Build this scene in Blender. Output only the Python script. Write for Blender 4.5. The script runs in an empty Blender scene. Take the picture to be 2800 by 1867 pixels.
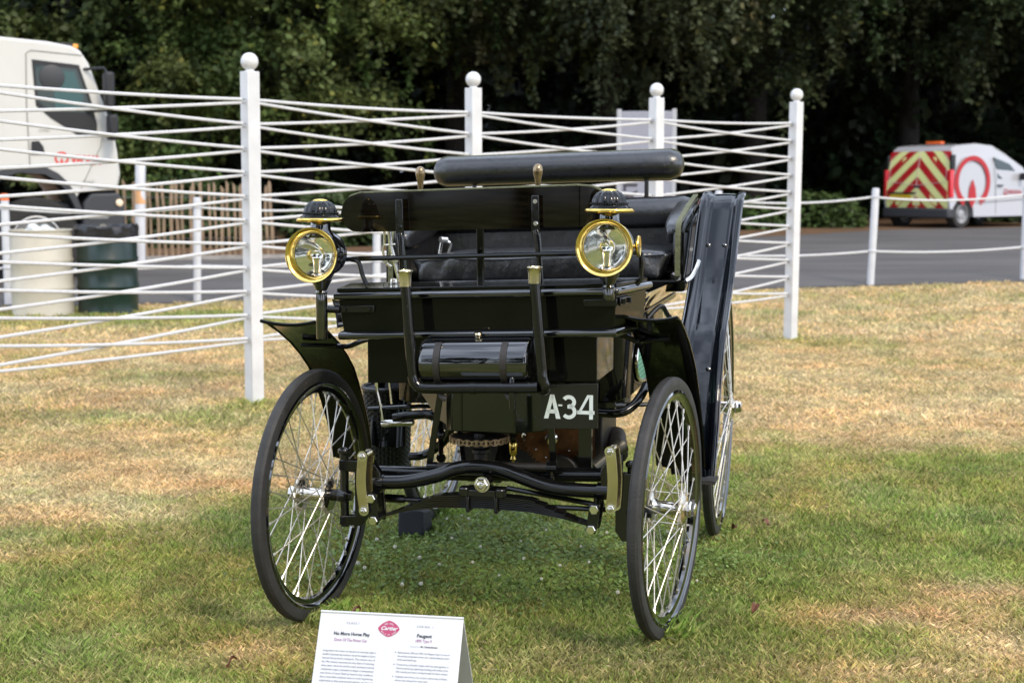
import bpy, math, random
import numpy as np
from mathutils import Vector, Matrix

random.seed(7)
rng = np.random.default_rng(11)
SC = bpy.context.scene
COL = SC.collection
PI = math.pi

# ------------------------------------------------------------------ camera
cam = bpy.data.cameras.new('camera')
cam.sensor_width = 36.0
cam.lens = 50.0
cam.clip_end = 600.0
cam.clip_start = 0.05
cam.dof.use_dof = True
cam.dof.focus_distance = 4.35
cam.dof.aperture_fstop = 4.5
cam_o = bpy.data.objects.new('camera', cam)
COL.objects.link(cam_o)
cam_o.location = (0, 0, 1.4)
cam_o.rotation_euler = (PI/2 - math.atan(367/3267), 0, 0)
SC.camera = cam_o

# ------------------------------------------------------------------ light
SUN_TO = Vector((0.55, -0.80, 0.90)).normalized()
elev = math.asin(SUN_TO.z)
azim = math.atan2(SUN_TO.x, SUN_TO.y)
world = bpy.data.worlds.new('World')
SC.world = world
world.use_nodes = True
wn = world.node_tree
sky = wn.nodes.new('ShaderNodeTexSky')
sky.sky_type = 'NISHITA'
sky.sun_disc = False
sky.sun_elevation = elev
sky.sun_rotation = azim
sky.air_density = 1.3
sky.dust_density = 3.0
sky.ozone_density = 1.0
bg = wn.nodes['Background']
bg.inputs['Strength'].default_value = 0.12
tcw = wn.nodes.new('ShaderNodeTexCoord')
mpw = wn.nodes.new('ShaderNodeMapping'); mpw.inputs['Scale'].default_value = (1, 1, 2.2)
nzw = wn.nodes.new('ShaderNodeTexNoise'); nzw.inputs['Scale'].default_value = 1.9; nzw.inputs['Detail'].default_value = 6; nzw.inputs['Roughness'].default_value = .55
rpw = wn.nodes.new('ShaderNodeMapRange'); rpw.inputs['From Min'].default_value = .40; rpw.inputs['From Max'].default_value = .64
rpw.inputs['To Min'].default_value = .30; rpw.inputs['To Max'].default_value = 1.0; rpw.interpolation_type = 'SMOOTHSTEP'
mxw = wn.nodes.new('ShaderNodeMix'); mxw.data_type = 'RGBA'; mxw.inputs['B'].default_value = (17.0, 19.0, 22.8, 1)
wn.links.new(tcw.outputs['Generated'], mpw.inputs[0]); wn.links.new(mpw.outputs[0], nzw.inputs['Vector'])
wn.links.new(nzw.outputs[0], rpw.inputs['Value']); wn.links.new(rpw.outputs[0], mxw.inputs['Factor'])
wn.links.new(sky.outputs[0], mxw.inputs['A'])
wn.links.new(mxw.outputs['Result'], bg.inputs['Color'])
sun = bpy.data.lights.new('sun', 'SUN')
sun.energy = 2.1
sun.angle = math.radians(11)
sun.color = (1.0, 0.87, 0.68)
sun_o = bpy.data.objects.new('sun', sun)
COL.objects.link(sun_o)
sun_o.rotation_euler = SUN_TO.to_track_quat('Z', 'Y').to_euler()
SC.view_settings.view_transform = 'Standard'
SC.view_settings.look = 'None'
SC.view_settings.gamma = 1.0
SC.view_settings.use_curve_mapping = False
SC.view_settings.exposure = 0.15
SC.cycles.max_bounces = 8
SC.cycles.transparent_max_bounces = 8
SC.cycles.caustics_reflective = False
SC.cycles.caustics_refractive = False

# ------------------------------------------------------------------ tags
def tag(o, label=None, cat=None, group=None, kind=None):
    if label: o['label'] = label
    if cat: o['category'] = cat
    if group: o['group'] = group
    if kind: o['kind'] = kind
    return o

def empty(name, loc=(0, 0, 0), rz=0.0, label=None, cat=None, group=None):
    o = bpy.data.objects.new(name, None)
    COL.objects.link(o)
    o.location = loc
    o.rotation_euler = (0, 0, rz)
    o.empty_display_size = 0.1
    return tag(o, label, cat, group)

# ------------------------------------------------------------------ materials
MATS = {}
def mat(name, color, rough=0.5, metal=0.0, bump=0.0, bscale=60.0, var=0.0, vscale=8.0, coat=0.0,
        rvar=0.0, spec=0.5, attr=None, stretch=None, trans=0.0, dust=0.0):
    m = bpy.data.materials.new(name)
    m.use_nodes = True
    nt = m.node_tree
    b = nt.nodes['Principled BSDF']
    b.inputs['Roughness'].default_value = rough
    b.inputs['Metallic'].default_value = metal
    b.inputs['Coat Weight'].default_value = coat
    b.inputs['Coat Roughness'].default_value = 0.03
    b.inputs['Specular IOR Level'].default_value = spec
    b.inputs['Base Color'].default_value = (*color, 1)
    def coord(scale):
        tc = nt.nodes.new('ShaderNodeTexCoord')
        mp = nt.nodes.new('ShaderNodeMapping')
        mp.inputs['Scale'].default_value = stretch if stretch else (1, 1, 1)
        nt.links.new(tc.outputs['Object'], mp.inputs['Vector'])
        n = nt.nodes.new('ShaderNodeTexNoise')
        n.inputs['Scale'].default_value = scale
        n.inputs['Detail'].default_value = 5
        nt.links.new(mp.outputs[0], n.inputs['Vector'])
        return n
    last = None
    if attr:
        a = nt.nodes.new('ShaderNodeAttribute')
        a.attribute_name = attr
        last = a.outputs['Color']
    if var:
        n = coord(vscale)
        r = nt.nodes.new('ShaderNodeMapRange')
        r.inputs['From Min'].default_value = 0.3
        r.inputs['From Max'].default_value = 0.7
        r.inputs['To Min'].default_value = 1 - var
        r.inputs['To Max'].default_value = 1 + var
        nt.links.new(n.outputs[0], r.inputs['Value'])
        mx = nt.nodes.new('ShaderNodeVectorMath')
        mx.operation = 'SCALE'
        if last is None:
            mx.inputs[0].default_value = color
        else:
            nt.links.new(last, mx.inputs[0])
        nt.links.new(r.outputs[0], mx.inputs['Scale'])
        last = mx.outputs[0]
    if dust:
        n = coord(38.0)
        n.inputs['Roughness'].default_value = 0.75
        r = nt.nodes.new('ShaderNodeMapRange')
        r.inputs['From Min'].default_value = 0.62
        r.inputs['From Max'].default_value = 0.72
        r.inputs['To Max'].default_value = dust
        nt.links.new(n.outputs[0], r.inputs['Value'])
        mm = nt.nodes.new('ShaderNodeMix')
        mm.data_type = 'RGBA'
        nt.links.new(r.outputs[0], mm.inputs['Factor'])
        if last is None:
            mm.inputs['A'].default_value = (*color, 1)
        else:
            nt.links.new(last, mm.inputs['A'])
        mm.inputs['B'].default_value = (0.25, 0.21, 0.16, 1)
        last = mm.outputs['Result']
    if last is not None:
        nt.links.new(last, b.inputs['Base Color'])
    if rvar:
        n = coord(vscale * 2.3)
        r = nt.nodes.new('ShaderNodeMapRange')
        r.inputs['To Min'].default_value = max(0.0, rough - rvar)
        r.inputs['To Max'].default_value = rough + rvar
        nt.links.new(n.outputs[0], r.inputs['Value'])
        nt.links.new(r.outputs[0], b.inputs['Roughness'])
    if bump:
        n = coord(bscale)
        bp = nt.nodes.new('ShaderNodeBump')
        bp.inputs['Strength'].default_value = bump
        bp.inputs['Distance'].default_value = 0.01
        nt.links.new(n.outputs[0], bp.inputs['Height'])
        nt.links.new(bp.outputs[0], b.inputs['Normal'])
    if trans:
        tr = nt.nodes.new('ShaderNodeBsdfTranslucent')
        if last is not None:
            nt.links.new(last, tr.inputs['Color'])
        else:
            tr.inputs['Color'].default_value = (*color, 1)
        ms = nt.nodes.new('ShaderNodeMixShader')
        ms.inputs[0].default_value = trans
        nt.links.new(b.outputs[0], ms.inputs[1])
        nt.links.new(tr.outputs[0], ms.inputs[2])
        nt.links.new(ms.outputs[0], nt.nodes['Material Output'].inputs[0])
    MATS[name] = m
    return m

def mat_glass(name, tint, refl=1.5):
    m = bpy.data.materials.new(name)
    m.use_nodes = True
    nt = m.node_tree
    nt.nodes.remove(nt.nodes['Principled BSDF'])
    t = nt.nodes.new('ShaderNodeBsdfTransparent')
    t.inputs['Color'].default_value = (*tint, 1)
    g = nt.nodes.new('ShaderNodeBsdfGlossy')
    g.inputs['Roughness'].default_value = 0.02
    f = nt.nodes.new('ShaderNodeFresnel')
    f.inputs['IOR'].default_value = refl
    ms = nt.nodes.new('ShaderNodeMixShader')
    gm = nt.nodes.new('ShaderNodeNewGeometry')
    iv = nt.nodes.new('ShaderNodeMath'); iv.operation = 'SUBTRACT'; iv.inputs[0].default_value = 1.0
    nt.links.new(gm.outputs['Backfacing'], iv.inputs[1])
    mu = nt.nodes.new('ShaderNodeMath'); mu.operation = 'MULTIPLY'
    nt.links.new(f.outputs[0], mu.inputs[0]); nt.links.new(iv.outputs[0], mu.inputs[1])
    nt.links.new(mu.outputs[0], ms.inputs[0])
    nt.links.new(t.outputs[0], ms.inputs[1])
    nt.links.new(g.outputs[0], ms.inputs[2])
    nt.links.new(ms.outputs[0], nt.nodes['Material Output'].inputs[0])
    MATS[name] = m
    return m

M_PAINT = mat('black_paint', (0.0035, 0.004, 0.003), 0.05, coat=0.0, rvar=0.03, vscale=6, spec=0.2)  # panel copy of the paint, reflectance cut to darken the lawn mirrored in it
M_GUARD = mat('guard_paint_sky', (0.003, 0.0045, 0.0075), 0.08, rvar=0.04, vscale=5, spec=0.5)  # same paint; blue of the mirrored sky is put into the base colour
M_CROWN = mat('black_japan', (0.003, 0.003, 0.003), 0.08, spec=0.45)
M_PAINT_SKY = mat('black_paint_sky', (0.003, 0.0032, 0.0035), 0.05, rvar=0.03, vscale=7, spec=1.0, coat=0.9)  # the same black paint, reflectance raised to brighten the sky mirrored in it
M_PAINTD = mat('black_paint_dusty', (0.004, 0.004, 0.0035), 0.10, rvar=0.06, vscale=10, dust=0.25)
M_VARN = mat('varnished_board', (0.0045, 0.0034, 0.0018), 0.05, coat=0.0, spec=0.22, var=0.9, vscale=7, stretch=(1.2, 6, 10))
M_IRON = mat('black_iron', (0.005, 0.005, 0.005), 0.11, spec=0.55, rvar=0.1, vscale=20, dust=0.12)
M_DARK = mat('dark_machine', (0.014, 0.012, 0.010), 0.45, var=0.5, vscale=25, bump=0.2)
M_BRASS = mat('brass', (0.80, 0.58, 0.17), 0.13, metal=1.0, rvar=0.08, vscale=12)
M_BRASSP = mat('aged_brass', (0.60, 0.52, 0.35), 0.24, metal=1.0, rvar=0.14, vscale=10, var=0.18, bump=0.03, bscale=90)
M_NICK = mat('nickel', (0.74, 0.70, 0.63), 0.14, metal=1.0, rvar=0.08, vscale=30)
M_SPOKE = mat('spoke_steel', (0.66, 0.62, 0.55), 0.48, metal=1.0, var=0.2, vscale=20)
M_HORN = mat('horn_grip', (0.24, 0.17, 0.09), 0.2, metal=0.7, var=0.5, vscale=30, coat=0.5)
M_SILVER = mat('reflector_silver', (0.93, 0.92, 0.89), 0.10, metal=1.0)
M_LEATH = mat('black_leather', (0.010, 0.010, 0.011), 0.30, bump=0.22, bscale=34, rvar=0.10, vscale=9, spec=1.0, var=0.3)
M_LEATHW = mat('wrinkled_leather', (0.012, 0.012, 0.013), 0.30, bump=0.8, bscale=13, rvar=0.10, vscale=14, spec=1.0,
               stretch=(1.6, 1, 1.2), var=0.3)
M_PIPE = mat('green_piping', (0.095, 0.10, 0.045), 0.6, bump=0.3, bscale=150, var=0.3, vscale=60)
M_RUBBER = mat('tyre_rubber', (0.024, 0.0225, 0.021), 0.65, bump=0.25, bscale=120, var=0.3, vscale=22, dust=0.35)
M_STRAP = mat('leather_strap', (0.020, 0.016, 0.013), 0.5, bump=0.2, bscale=120)
M_WICK = mat('black_wicker', (0.010, 0.010, 0.011), 0.35, var=0.4, vscale=40)
M_RUST = mat('oiled_bronze', (0.16, 0.070, 0.025), 0.35, metal=0.8, var=0.5, vscale=30)
M_PLATE = mat('plate_black', (0.008, 0.008, 0.008), 0.25, coat=0.1)
M_LET = mat('plate_letter', (0.66, 0.72, 0.71), 0.5)
M_GLASS = mat_glass('lens_glass', (0.97, 0.97, 0.95), 1.35)
M_CARPET = mat('green_mesh', (0.05, 0.22, 0.14), 0.7)
M_WHITE = mat('white_paint', (0.64, 0.64, 0.645), 0.42, var=0.09, vscale=7, bump=0.05, bscale=30)
M_WSTK = mat('weathered_white', (0.56, 0.57, 0.60), 0.5, var=0.08, vscale=6)
M_ROPE = mat('white_rope', (0.60, 0.60, 0.605), 0.7, bump=0.4, bscale=220, var=0.06, vscale=40)
M_STEEL = mat('galvanised_hook', (0.35, 0.35, 0.35), 0.35, metal=1.0)
M_BLOCK = mat('dark_block', (0.008, 0.010, 0.016), 0.6, bump=0.1, var=0.3, vscale=15)

# ------------------------------------------------------------------ mesh builder
class MB:
    def __init__(s, tilt=0.0):
        s.v = []; s.f = []; s.tilt = tilt
    def add(s, vs, fs):
        o = len(s.v)
        for p in vs:
            s.v.append((p[0], p[1], p[2] + s.tilt * p[0]))
        for f in fs:
            s.f.append(tuple(i + o for i in f))
        return s
    def hexa(s, c):   # 4 bottom (ccw seen from above), 4 top
        return s.add(c, [(3, 2, 1, 0), (4, 5, 6, 7), (0, 1, 5, 4), (1, 2, 6, 5), (2, 3, 7, 6), (3, 0, 4, 7)])
    def box(s, c, d, rot=None):
        hx, hy, hz = d[0]/2, d[1]/2, d[2]/2
        ps = [Vector(p) for p in ((-hx, -hy, -hz), (hx, -hy, -hz), (hx, hy, -hz), (-hx, hy, -hz),
                                  (-hx, -hy, hz), (hx, -hy, hz), (hx, hy, hz), (-hx, hy, hz))]
        if rot is not None:
            ps = [rot @ p for p in ps]
        return s.hexa([(p.x + c[0], p.y + c[1], p.z + c[2]) for p in ps])
    def tube(s, path, r, n=10, caps=True, closed=False, flat=None):
        P = [Vector(p) for p in path]
        m = len(P)
        R = r if isinstance(r, (list, tuple)) else [r] * m
        vs = []; fs = []
        prev = None
        for i in range(m):
            if closed:
                t = P[(i+1) % m] - P[i-1]
            else:
                t = P[min(i+1, m-1)] - P[max(i-1, 0)]
            t.normalize()
            if prev is None:
                a = Vector((0, 0, 1)) if abs(t.z) < 0.9 else Vector((1, 0, 0))
            else:
                a = prev
            u = (a - t * a.dot(t)).normalized()
            prev = u
            w = t.cross(u)
            for k in range(n):
                an = 2*PI*k/n
                fu, fw = (1, 1) if flat is None else flat
                q = P[i] + (u*math.cos(an)*fu + w*math.sin(an)*fw) * R[i]
                vs.append(tuple(q))
        rings = m if closed else m - 1
        for i in range(rings):
            j = (i+1) % m
            for k in range(n):
                l = (k+1) % n
                fs.append((i*n+k, j*n+k, j*n+l, i*n+l))
        if caps and not closed:
            fs.append(tuple(range(n)))
            fs.append(tuple((m-1)*n+k for k in reversed(range(n))))
        return s.add(vs, fs)
    def lathe(s, prof, origin=(0, 0, 0), axis=(0, 0, 1), n=24, flute=0.0, nf=0, ring=False, cap=True):
        ax = Vector(axis).normalized()
        a = Vector((1, 0, 0)) if abs(ax.x) < 0.9 else Vector((0, 0, 1))
        u = (a - ax*a.dot(ax)).normalized()
        w = ax.cross(u)
        o = Vector(origin)
        vs = []; fs = []
        for (r, h) in prof:
            for k in range(n):
                an = 2*PI*k/n
                rr = r
                if nf:
                    rr = r * (1 - flute*abs(math.cos(an*nf/2))**6)
                q = o + ax*h + u*(math.cos(an)*rr) + w*(math.sin(an)*rr)
                vs.append(tuple(q))
        m = len(prof)
        for i in range(m-1):
            for k in range(n):
                l = (k+1) % n
                fs.append((i*n+k, i*n+l, (i+1)*n+l, (i+1)*n+k))
        if ring:
            for k in range(n):
                l = (k+1) % n
                fs.append(((m-1)*n+k, (m-1)*n+l, l, k))
        elif cap and prof[0][0] > 1e-6: fs.append(tuple(reversed(range(n))))
        if cap and not ring and prof[-1][0] > 1e-6: fs.append(tuple((m-1)*n+k for k in range(n)))
        return s.add(vs, fs)
    def prism(s, poly, o, u, v, th):   # polygon in plane (u,v) at o, extruded by vector th
        o = Vector(o); u = Vector(u); v = Vector(v); th = Vector(th)
        n = len(poly)
        vs = [tuple(o + u*a + v*b) for a, b in poly] + [tuple(o + u*a + v*b + th) for a, b in poly]
        fs = [tuple(reversed(range(n))), tuple(range(n, 2*n))]
        for i in range(n):
            j = (i+1) % n
            fs.append((i, j, n+j, n+i))
        return s.add(vs, fs)
    def sheet(s, rows, th):   # rows of points, thickness vector
        th = Vector(th)
        m = len(rows); n = len(rows[0])
        vs = [tuple(p) for r in rows for p in r]
        vs += [tuple(Vector(p) + th) for r in rows for p in r]
        N = m*n; fs = []
        for i in range(m-1):
            for k in range(n-1):
                a, b, c, d = i*n+k, i*n+k+1, (i+1)*n+k+1, (i+1)*n+k
                fs.append((a, b, c, d)); fs.append((N+d, N+c, N+b, N+a))
        for i in range(m-1):
            fs.append((i*n, (i+1)*n, N+(i+1)*n, N+i*n))
            e = n-1
            fs.append(((i+1)*n+e, i*n+e, N+i*n+e, N+(i+1)*n+e))
        for k in range(n-1):
            fs.append((k+1, k, N+k, N+k+1))
            e = (m-1)*n
            fs.append((e+k, e+k+1, N+e+k+1, N+e+k))
        return s.add(vs, fs)
    def mesh(s, name, m=None, smooth=True, angle=38):
        me = bpy.data.meshes.new(name)
        me.from_pydata(s.v, [], s.f)
        if m: me.materials.append(m)
        if smooth:
            me.polygons.foreach_set('use_smooth', [True]*len(me.polygons))
            me.set_sharp_from_angle(angle=math.radians(angle))
        me.update()
        return me
    def islands(s):
        p = list(range(len(s.v)))
        def f(a):
            while p[a] != a:
                p[a] = p[p[a]]; a = p[a]
            return a
        for fc in s.f:
            for i in fc[1:]:
                a, b = f(fc[0]), f(i)
                if a != b: p[b] = a
        out = {}
        for fc in s.f:
            out.setdefault(f(fc[0]), []).append(fc)
        res = []
        for fl in out.values():
            ids = sorted({i for fc in fl for i in fc})
            mp = {a: k for k, a in enumerate(ids)}
            m = MB(); m.v = [s.v[i] for i in ids]; m.f = [tuple(mp[i] for i in fc) for fc in fl]
            res.append(m)
        return res
    def build_each(s, name, m, parent=None, **kw):   # every separate piece becomes an object of its own
        return [q.build(name, m, parent, **kw) for q in s.islands()]
    def build(s, name, m, parent=None, bevel=0.0, smooth=True, angle=38):
        used = sorted({i for fc in s.f for i in fc})
        if len(used) < len(s.v):
            mp = {a: k for k, a in enumerate(used)}
            s.v = [s.v[i] for i in used]; s.f = [tuple(mp[i] for i in fc) for fc in s.f]
        o = bpy.data.objects.new(name, s.mesh(name, m, smooth, angle))
        COL.objects.link(o)
        if parent: o.parent = parent
        if bevel:
            b = o.modifiers.new('bevel', 'BEVEL')
            b.width = bevel; b.segments = 2; b.limit_method = 'ANGLE'
            b.angle_limit = math.radians(40)
        return o

def inst(me, name, parent, loc=(0, 0, 0), rot=None):
    o = bpy.data.objects.new(name, me)
    COL.objects.link(o)
    if parent: o.parent = parent
    if rot is not None:
        o.matrix_local = Matrix.Translation(loc) @ rot.to_4x4()
    else:
        o.location = loc
    return o

def smoothpath(pts, n=6):
    P = [Vector(p) for p in pts]
    out = []
    for i in range(len(P)-1):
        a = P[max(i-1, 0)]; b = P[i]; c = P[i+1]; d = P[min(i+2, len(P)-1)]
        for k in range(n):
            t = k/n
            out.append(0.5*((2*b) + (c-a)*t + (2*a-5*b+4*c-d)*t*t + (3*b-a-3*c+d)*t**3))
    out.append(P[-1])
    return out

FONT_RES = 2
def text_mesh(strings, mtl, name, parent, M, bold=0.0, shear=0.0, lift=0.0008):
    """strings: (text, x, y, size, align[, width])  laid in a plane by matrix M (x right, y up)."""
    vs = []; fs = []
    for it in strings:
        txt, x, y, size, al = it[:5]
        cu = bpy.data.curves.new('letters', 'FONT')
        cu.body = txt
        cu.size = size
        cu.resolution_u = FONT_RES
        cu.offset = bold*size
        cu.shear = shear
        cu.align_x = al
        ob = bpy.data.objects.new('letters', cu)
        me = bpy.data.meshes.new_from_object(ob)
        co = [v.co.copy() for v in me.vertices]
        if len(it) > 5 and co:
            w = max(c.x for c in co) - min(c.x for c in co)
            k = it[5]/max(w, 1e-5)
            for c in co: c.x *= k
        o = len(vs)
        vs += [tuple(M @ Vector((c.x+x, c.y+y, lift))) for c in co]
        fs += [tuple(i+o for i in p.vertices) for p in me.polygons]
        bpy.data.objects.remove(ob)
        bpy.data.curves.remove(cu)
        bpy.data.meshes.remove(me)
    me = bpy.data.meshes.new(name)
    me.from_pydata(vs, [], fs)
    me.materials.append(mtl)
    o = bpy.data.objects.new(name, me)
    COL.objects.link(o)
    if parent: o.parent = parent
    return o

# ------------------------------------------------------------------ noise + terrain
def sm(t):
    t = np.clip(t, 0, 1)
    return t*t*(3-2*t)
def zf(x, y):
    x = np.asarray(x, float); y = np.asarray(y, float)
    return 0.2*sm((y-15.5)/4) + 0.2*sm((y-21)/9)*sm((x+2)/6)
_tab = rng.random((256, 256))
def vnoise(x, y):
    xi = np.floor(x).astype(int); yi = np.floor(y).astype(int)
    fx = x-xi; fy = y-yi
    fx = fx*fx*(3-2*fx); fy = fy*fy*(3-2*fy)
    g = lambda a, b: _tab[a % 256, b % 256]
    return (g(xi, yi)*(1-fx)+g(xi+1, yi)*fx)*(1-fy) + (g(xi, yi+1)*(1-fx)+g(xi+1, yi+1)*fx)*fy
def fbm(x, y, o=4):
    s = 0; a = 0.5; t = 0
    for i in range(o):
        s = s + a*vnoise(x*2**i+17.3*i, y*2**i-9.1*i); t += a; a *= 0.55
    return s/t
def blob(x, y, cx, cy, rx, ry):
    return np.exp(-(((x-cx)/rx)**2 + ((y-cy)/ry)**2))
def dryness(x, y):
    x = np.asarray(x, float); y = np.asarray(y, float)
    wob = (fbm(x*0.9, y*0.9+3)-0.5)*1.6
    edge = 7.05 + wob - 1.15*sm((-x-0.3)/1.2)
    d = 0.20 + 0.74*sm((y-edge+0.35)/0.9)
    d = d + (fbm(x*2.3+8, y*1.6, 4)-0.5)*0.85 + (fbm(x*9+3, y*7, 3)-0.5)*0.55
    for cx, cy, rx, ry, w in ((1.60, 4.72, 0.30, 0.13, .8), (1.20, 4.46, 0.34, 0.12, .75), (1.03, 3.92, 0.40, 0.12, .5),
                              (1.50, 4.15, 0.30, 0.2, .6), (-1.9, 5.25, 0.25, 0.14, .55), (-1.75, 5.85, 0.5, 0.22, .5),
                              (-0.85, 4.12, 0.3, 0.12, .4), (0.05, 3.98, 0.35, 0.12, .35), (-1.4, 6.6, 1.0, 0.4, .35),
                              (2.3, 8.5, 1.5, 0.7, .25), (0.45, 4.15, 0.3, 0.1, .25)):
        d = d + w*blob(x, y, cx, cy, rx, ry)
    for cx, cy, rx, ry, w in ((-2.4, 8.3, 1.1, 0.32, .5), (-4.0, 14.6, 4.0, 1.1, .75), (-1.6, 8.8, 0.35, 0.25, .6),
                              (2.6, 12.3, 1.0, 0.45, .45), (3.7, 10.9, 0.8, 0.3, .3), (2.2, 15.2, 1.5, 0.5, .3),
                              (0.05, 5.35, 0.75, 0.62, .8), (-2.6, 10.2, 1.2, 0.3, .3), (1.6, 5.5, 0.7, 0.5, .2),
                              (6.0, 16.8, 3.5, 0.4, .3)):
        d = d - w*blob(x, y, cx, cy, rx, ry)
    return np.clip(d, 0, 1)
near_x = np.array([-60, -30, -12, -4.3, -3.07, 3.55, 6.41, 12, 30, 60], float)
near_y = np.array([6, 10.6, 14.6, 16.05, 16.4, 17.45, 17.98, 19.1, 22, 27], float)
far_x = np.array([-60, -30, -12, -5.8, -4, 0, 5.7, 8, 12, 30, 60], float)
far_y = np.array([13, 17.5, 20.4, 21.55, 22.0, 24.1, 27.7, 29.6, 31.6, 38, 47], float)
road_near = lambda x: np.interp(x, near_x, near_y)
road_far = lambda x: np.interp(x, far_x, far_y)

GREEN = np.array([0.255, 0.325, 0.075]); TAN = np.array([0.74, 0.555, 0.32]); LITTER = np.array([0.13, 0.075, 0.04])
def grass_color(d, j):
    d = np.clip(d + (j-0.5)*0.8, 0, 1)[..., None]
    c = GREEN*(1-d) + TAN*d
    mid = np.array([0.42, 0.375, 0.13])
    k = (1-np.abs(d-0.5)*2)
    return c*(1-0.5*k) + mid*0.5*k

def set_color(me, cols):
    a = me.color_attributes.new('tint', 'FLOAT_COLOR', 'POINT')
    full = np.ones((len(me.vertices), 4), np.float32)
    full[:, :3] = cols
    a.data.foreach_set('color', full.ravel())

def np_mesh(name, V, F, mtl, cols=None, smooth=False):
    me = bpy.data.meshes.new(name)
    V = np.asarray(V, np.float32); F = np.asarray(F, np.int32)
    n, k = F.shape
    me.vertices.add(len(V)); me.vertices.foreach_set('co', V.ravel())
    me.loops.add(n*k); me.loops.foreach_set('vertex_index', F.ravel())
    me.polygons.add(n)
    me.polygons.foreach_set('loop_start', np.arange(0, n*k, k, dtype=np.int32))
    me.polygons.foreach_set('loop_total', np.full(n, k, np.int32))
    if smooth: me.polygons.foreach_set('use_smooth', np.ones(n, bool))
    me.update(calc_edges=True)
    if cols is not None: set_color(me, cols)
    me.materials.append(mtl)
    return me

def grid_mesh(name, X, Y, Zf, mtl, colf=None):
    m, n = X.shape
    V = np.stack([X, Y, Zf(X, Y)], -1).reshape(-1, 3)
    i = np.arange(m-1)[:, None]*n + np.arange(n-1)[None, :]
    F = np.stack([i, i+1, i+n+1, i+n], -1).reshape(-1, 4)
    return np_mesh(name, V, F, mtl, None if colf is None else colf(X, Y).reshape(-1, 3), True)

# ------------------------------------------------------------------ ground, road
M_GROUND = mat('lawn_soil', (0.2, 0.15, 0.08), 0.9, attr='tint', var=0.35, vscale=55, bump=0.6, bscale=90, spec=0.2)
M_BLADE = mat('grass_blade', (0.1, 0.12, 0.03), 0.6, attr='tint', spec=0.25, trans=0.40)
M_ROAD = mat('asphalt', (0.100, 0.094, 0.091), 0.8, var=0.22, vscale=0.8, stretch=(.5, 1.6, 1), bump=0.3, bscale=160, spec=0.3)
M_KERB = mat('kerb_stone', (0.30, 0.28, 0.26), 0.8, var=0.2, vscale=10)
gx = np.unique(np.concatenate([np.linspace(-150, -14, 40), np.linspace(-14, 16, 121), np.linspace(16, 150, 40)]))
gy = np.unique(np.concatenate([np.linspace(-80, 2, 30), np.linspace(2, 34, 161), np.linspace(34, 220, 40)]))
GX, GY = np.meshgrid(gx, gy)
def ground_col(X, Y):
    d = dryness(X, Y)
    c = grass_color(d, fbm(X*6, Y*6))*0.5  # darkened: shade between the blades is put into the ground colour
    past = sm((Y-road_far(X)+0.3)/0.4)[..., None]
    lit = LITTER*(0.6+0.8*fbm(X*3, Y*3)[..., None])
    return c*(1-past)+lit*past
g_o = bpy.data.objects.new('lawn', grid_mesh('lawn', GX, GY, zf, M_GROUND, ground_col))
COL.objects.link(g_o); tag(g_o, 'dry summer lawn of tan and green grass', kind='structure')
rx = np.linspace(-60, 60, 241)
tt = np.linspace(0, 1, 25)
RX = np.repeat(rx[None, :], len(tt), 0)
RY = road_near(RX)*(1-tt[:, None]) + road_far(RX)*tt[:, None]
r_o = bpy.data.objects.new('road', grid_mesh('road', RX, RY, lambda x, y: zf(x, y)+0.012, M_ROAD))
COL.objects.link(r_o); tag(r_o, 'grey asphalt road behind the rope fence', kind='structure')
kb = MB()
kp = [(x, float(road_far(x))+0.06, float(zf(x, road_far(x)))+0.0) for x in np.linspace(-9.0, -1.0, 17)]
kb.sheet([[(x, y-0.06, z-0.02), (x, y-0.06, z+0.07)] for x, y, z in kp], (0, 0.12, 0))
tag(kb.build('kerb', M_KERB), 'pale kerb along the far edge of the road', kind='structure')

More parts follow.
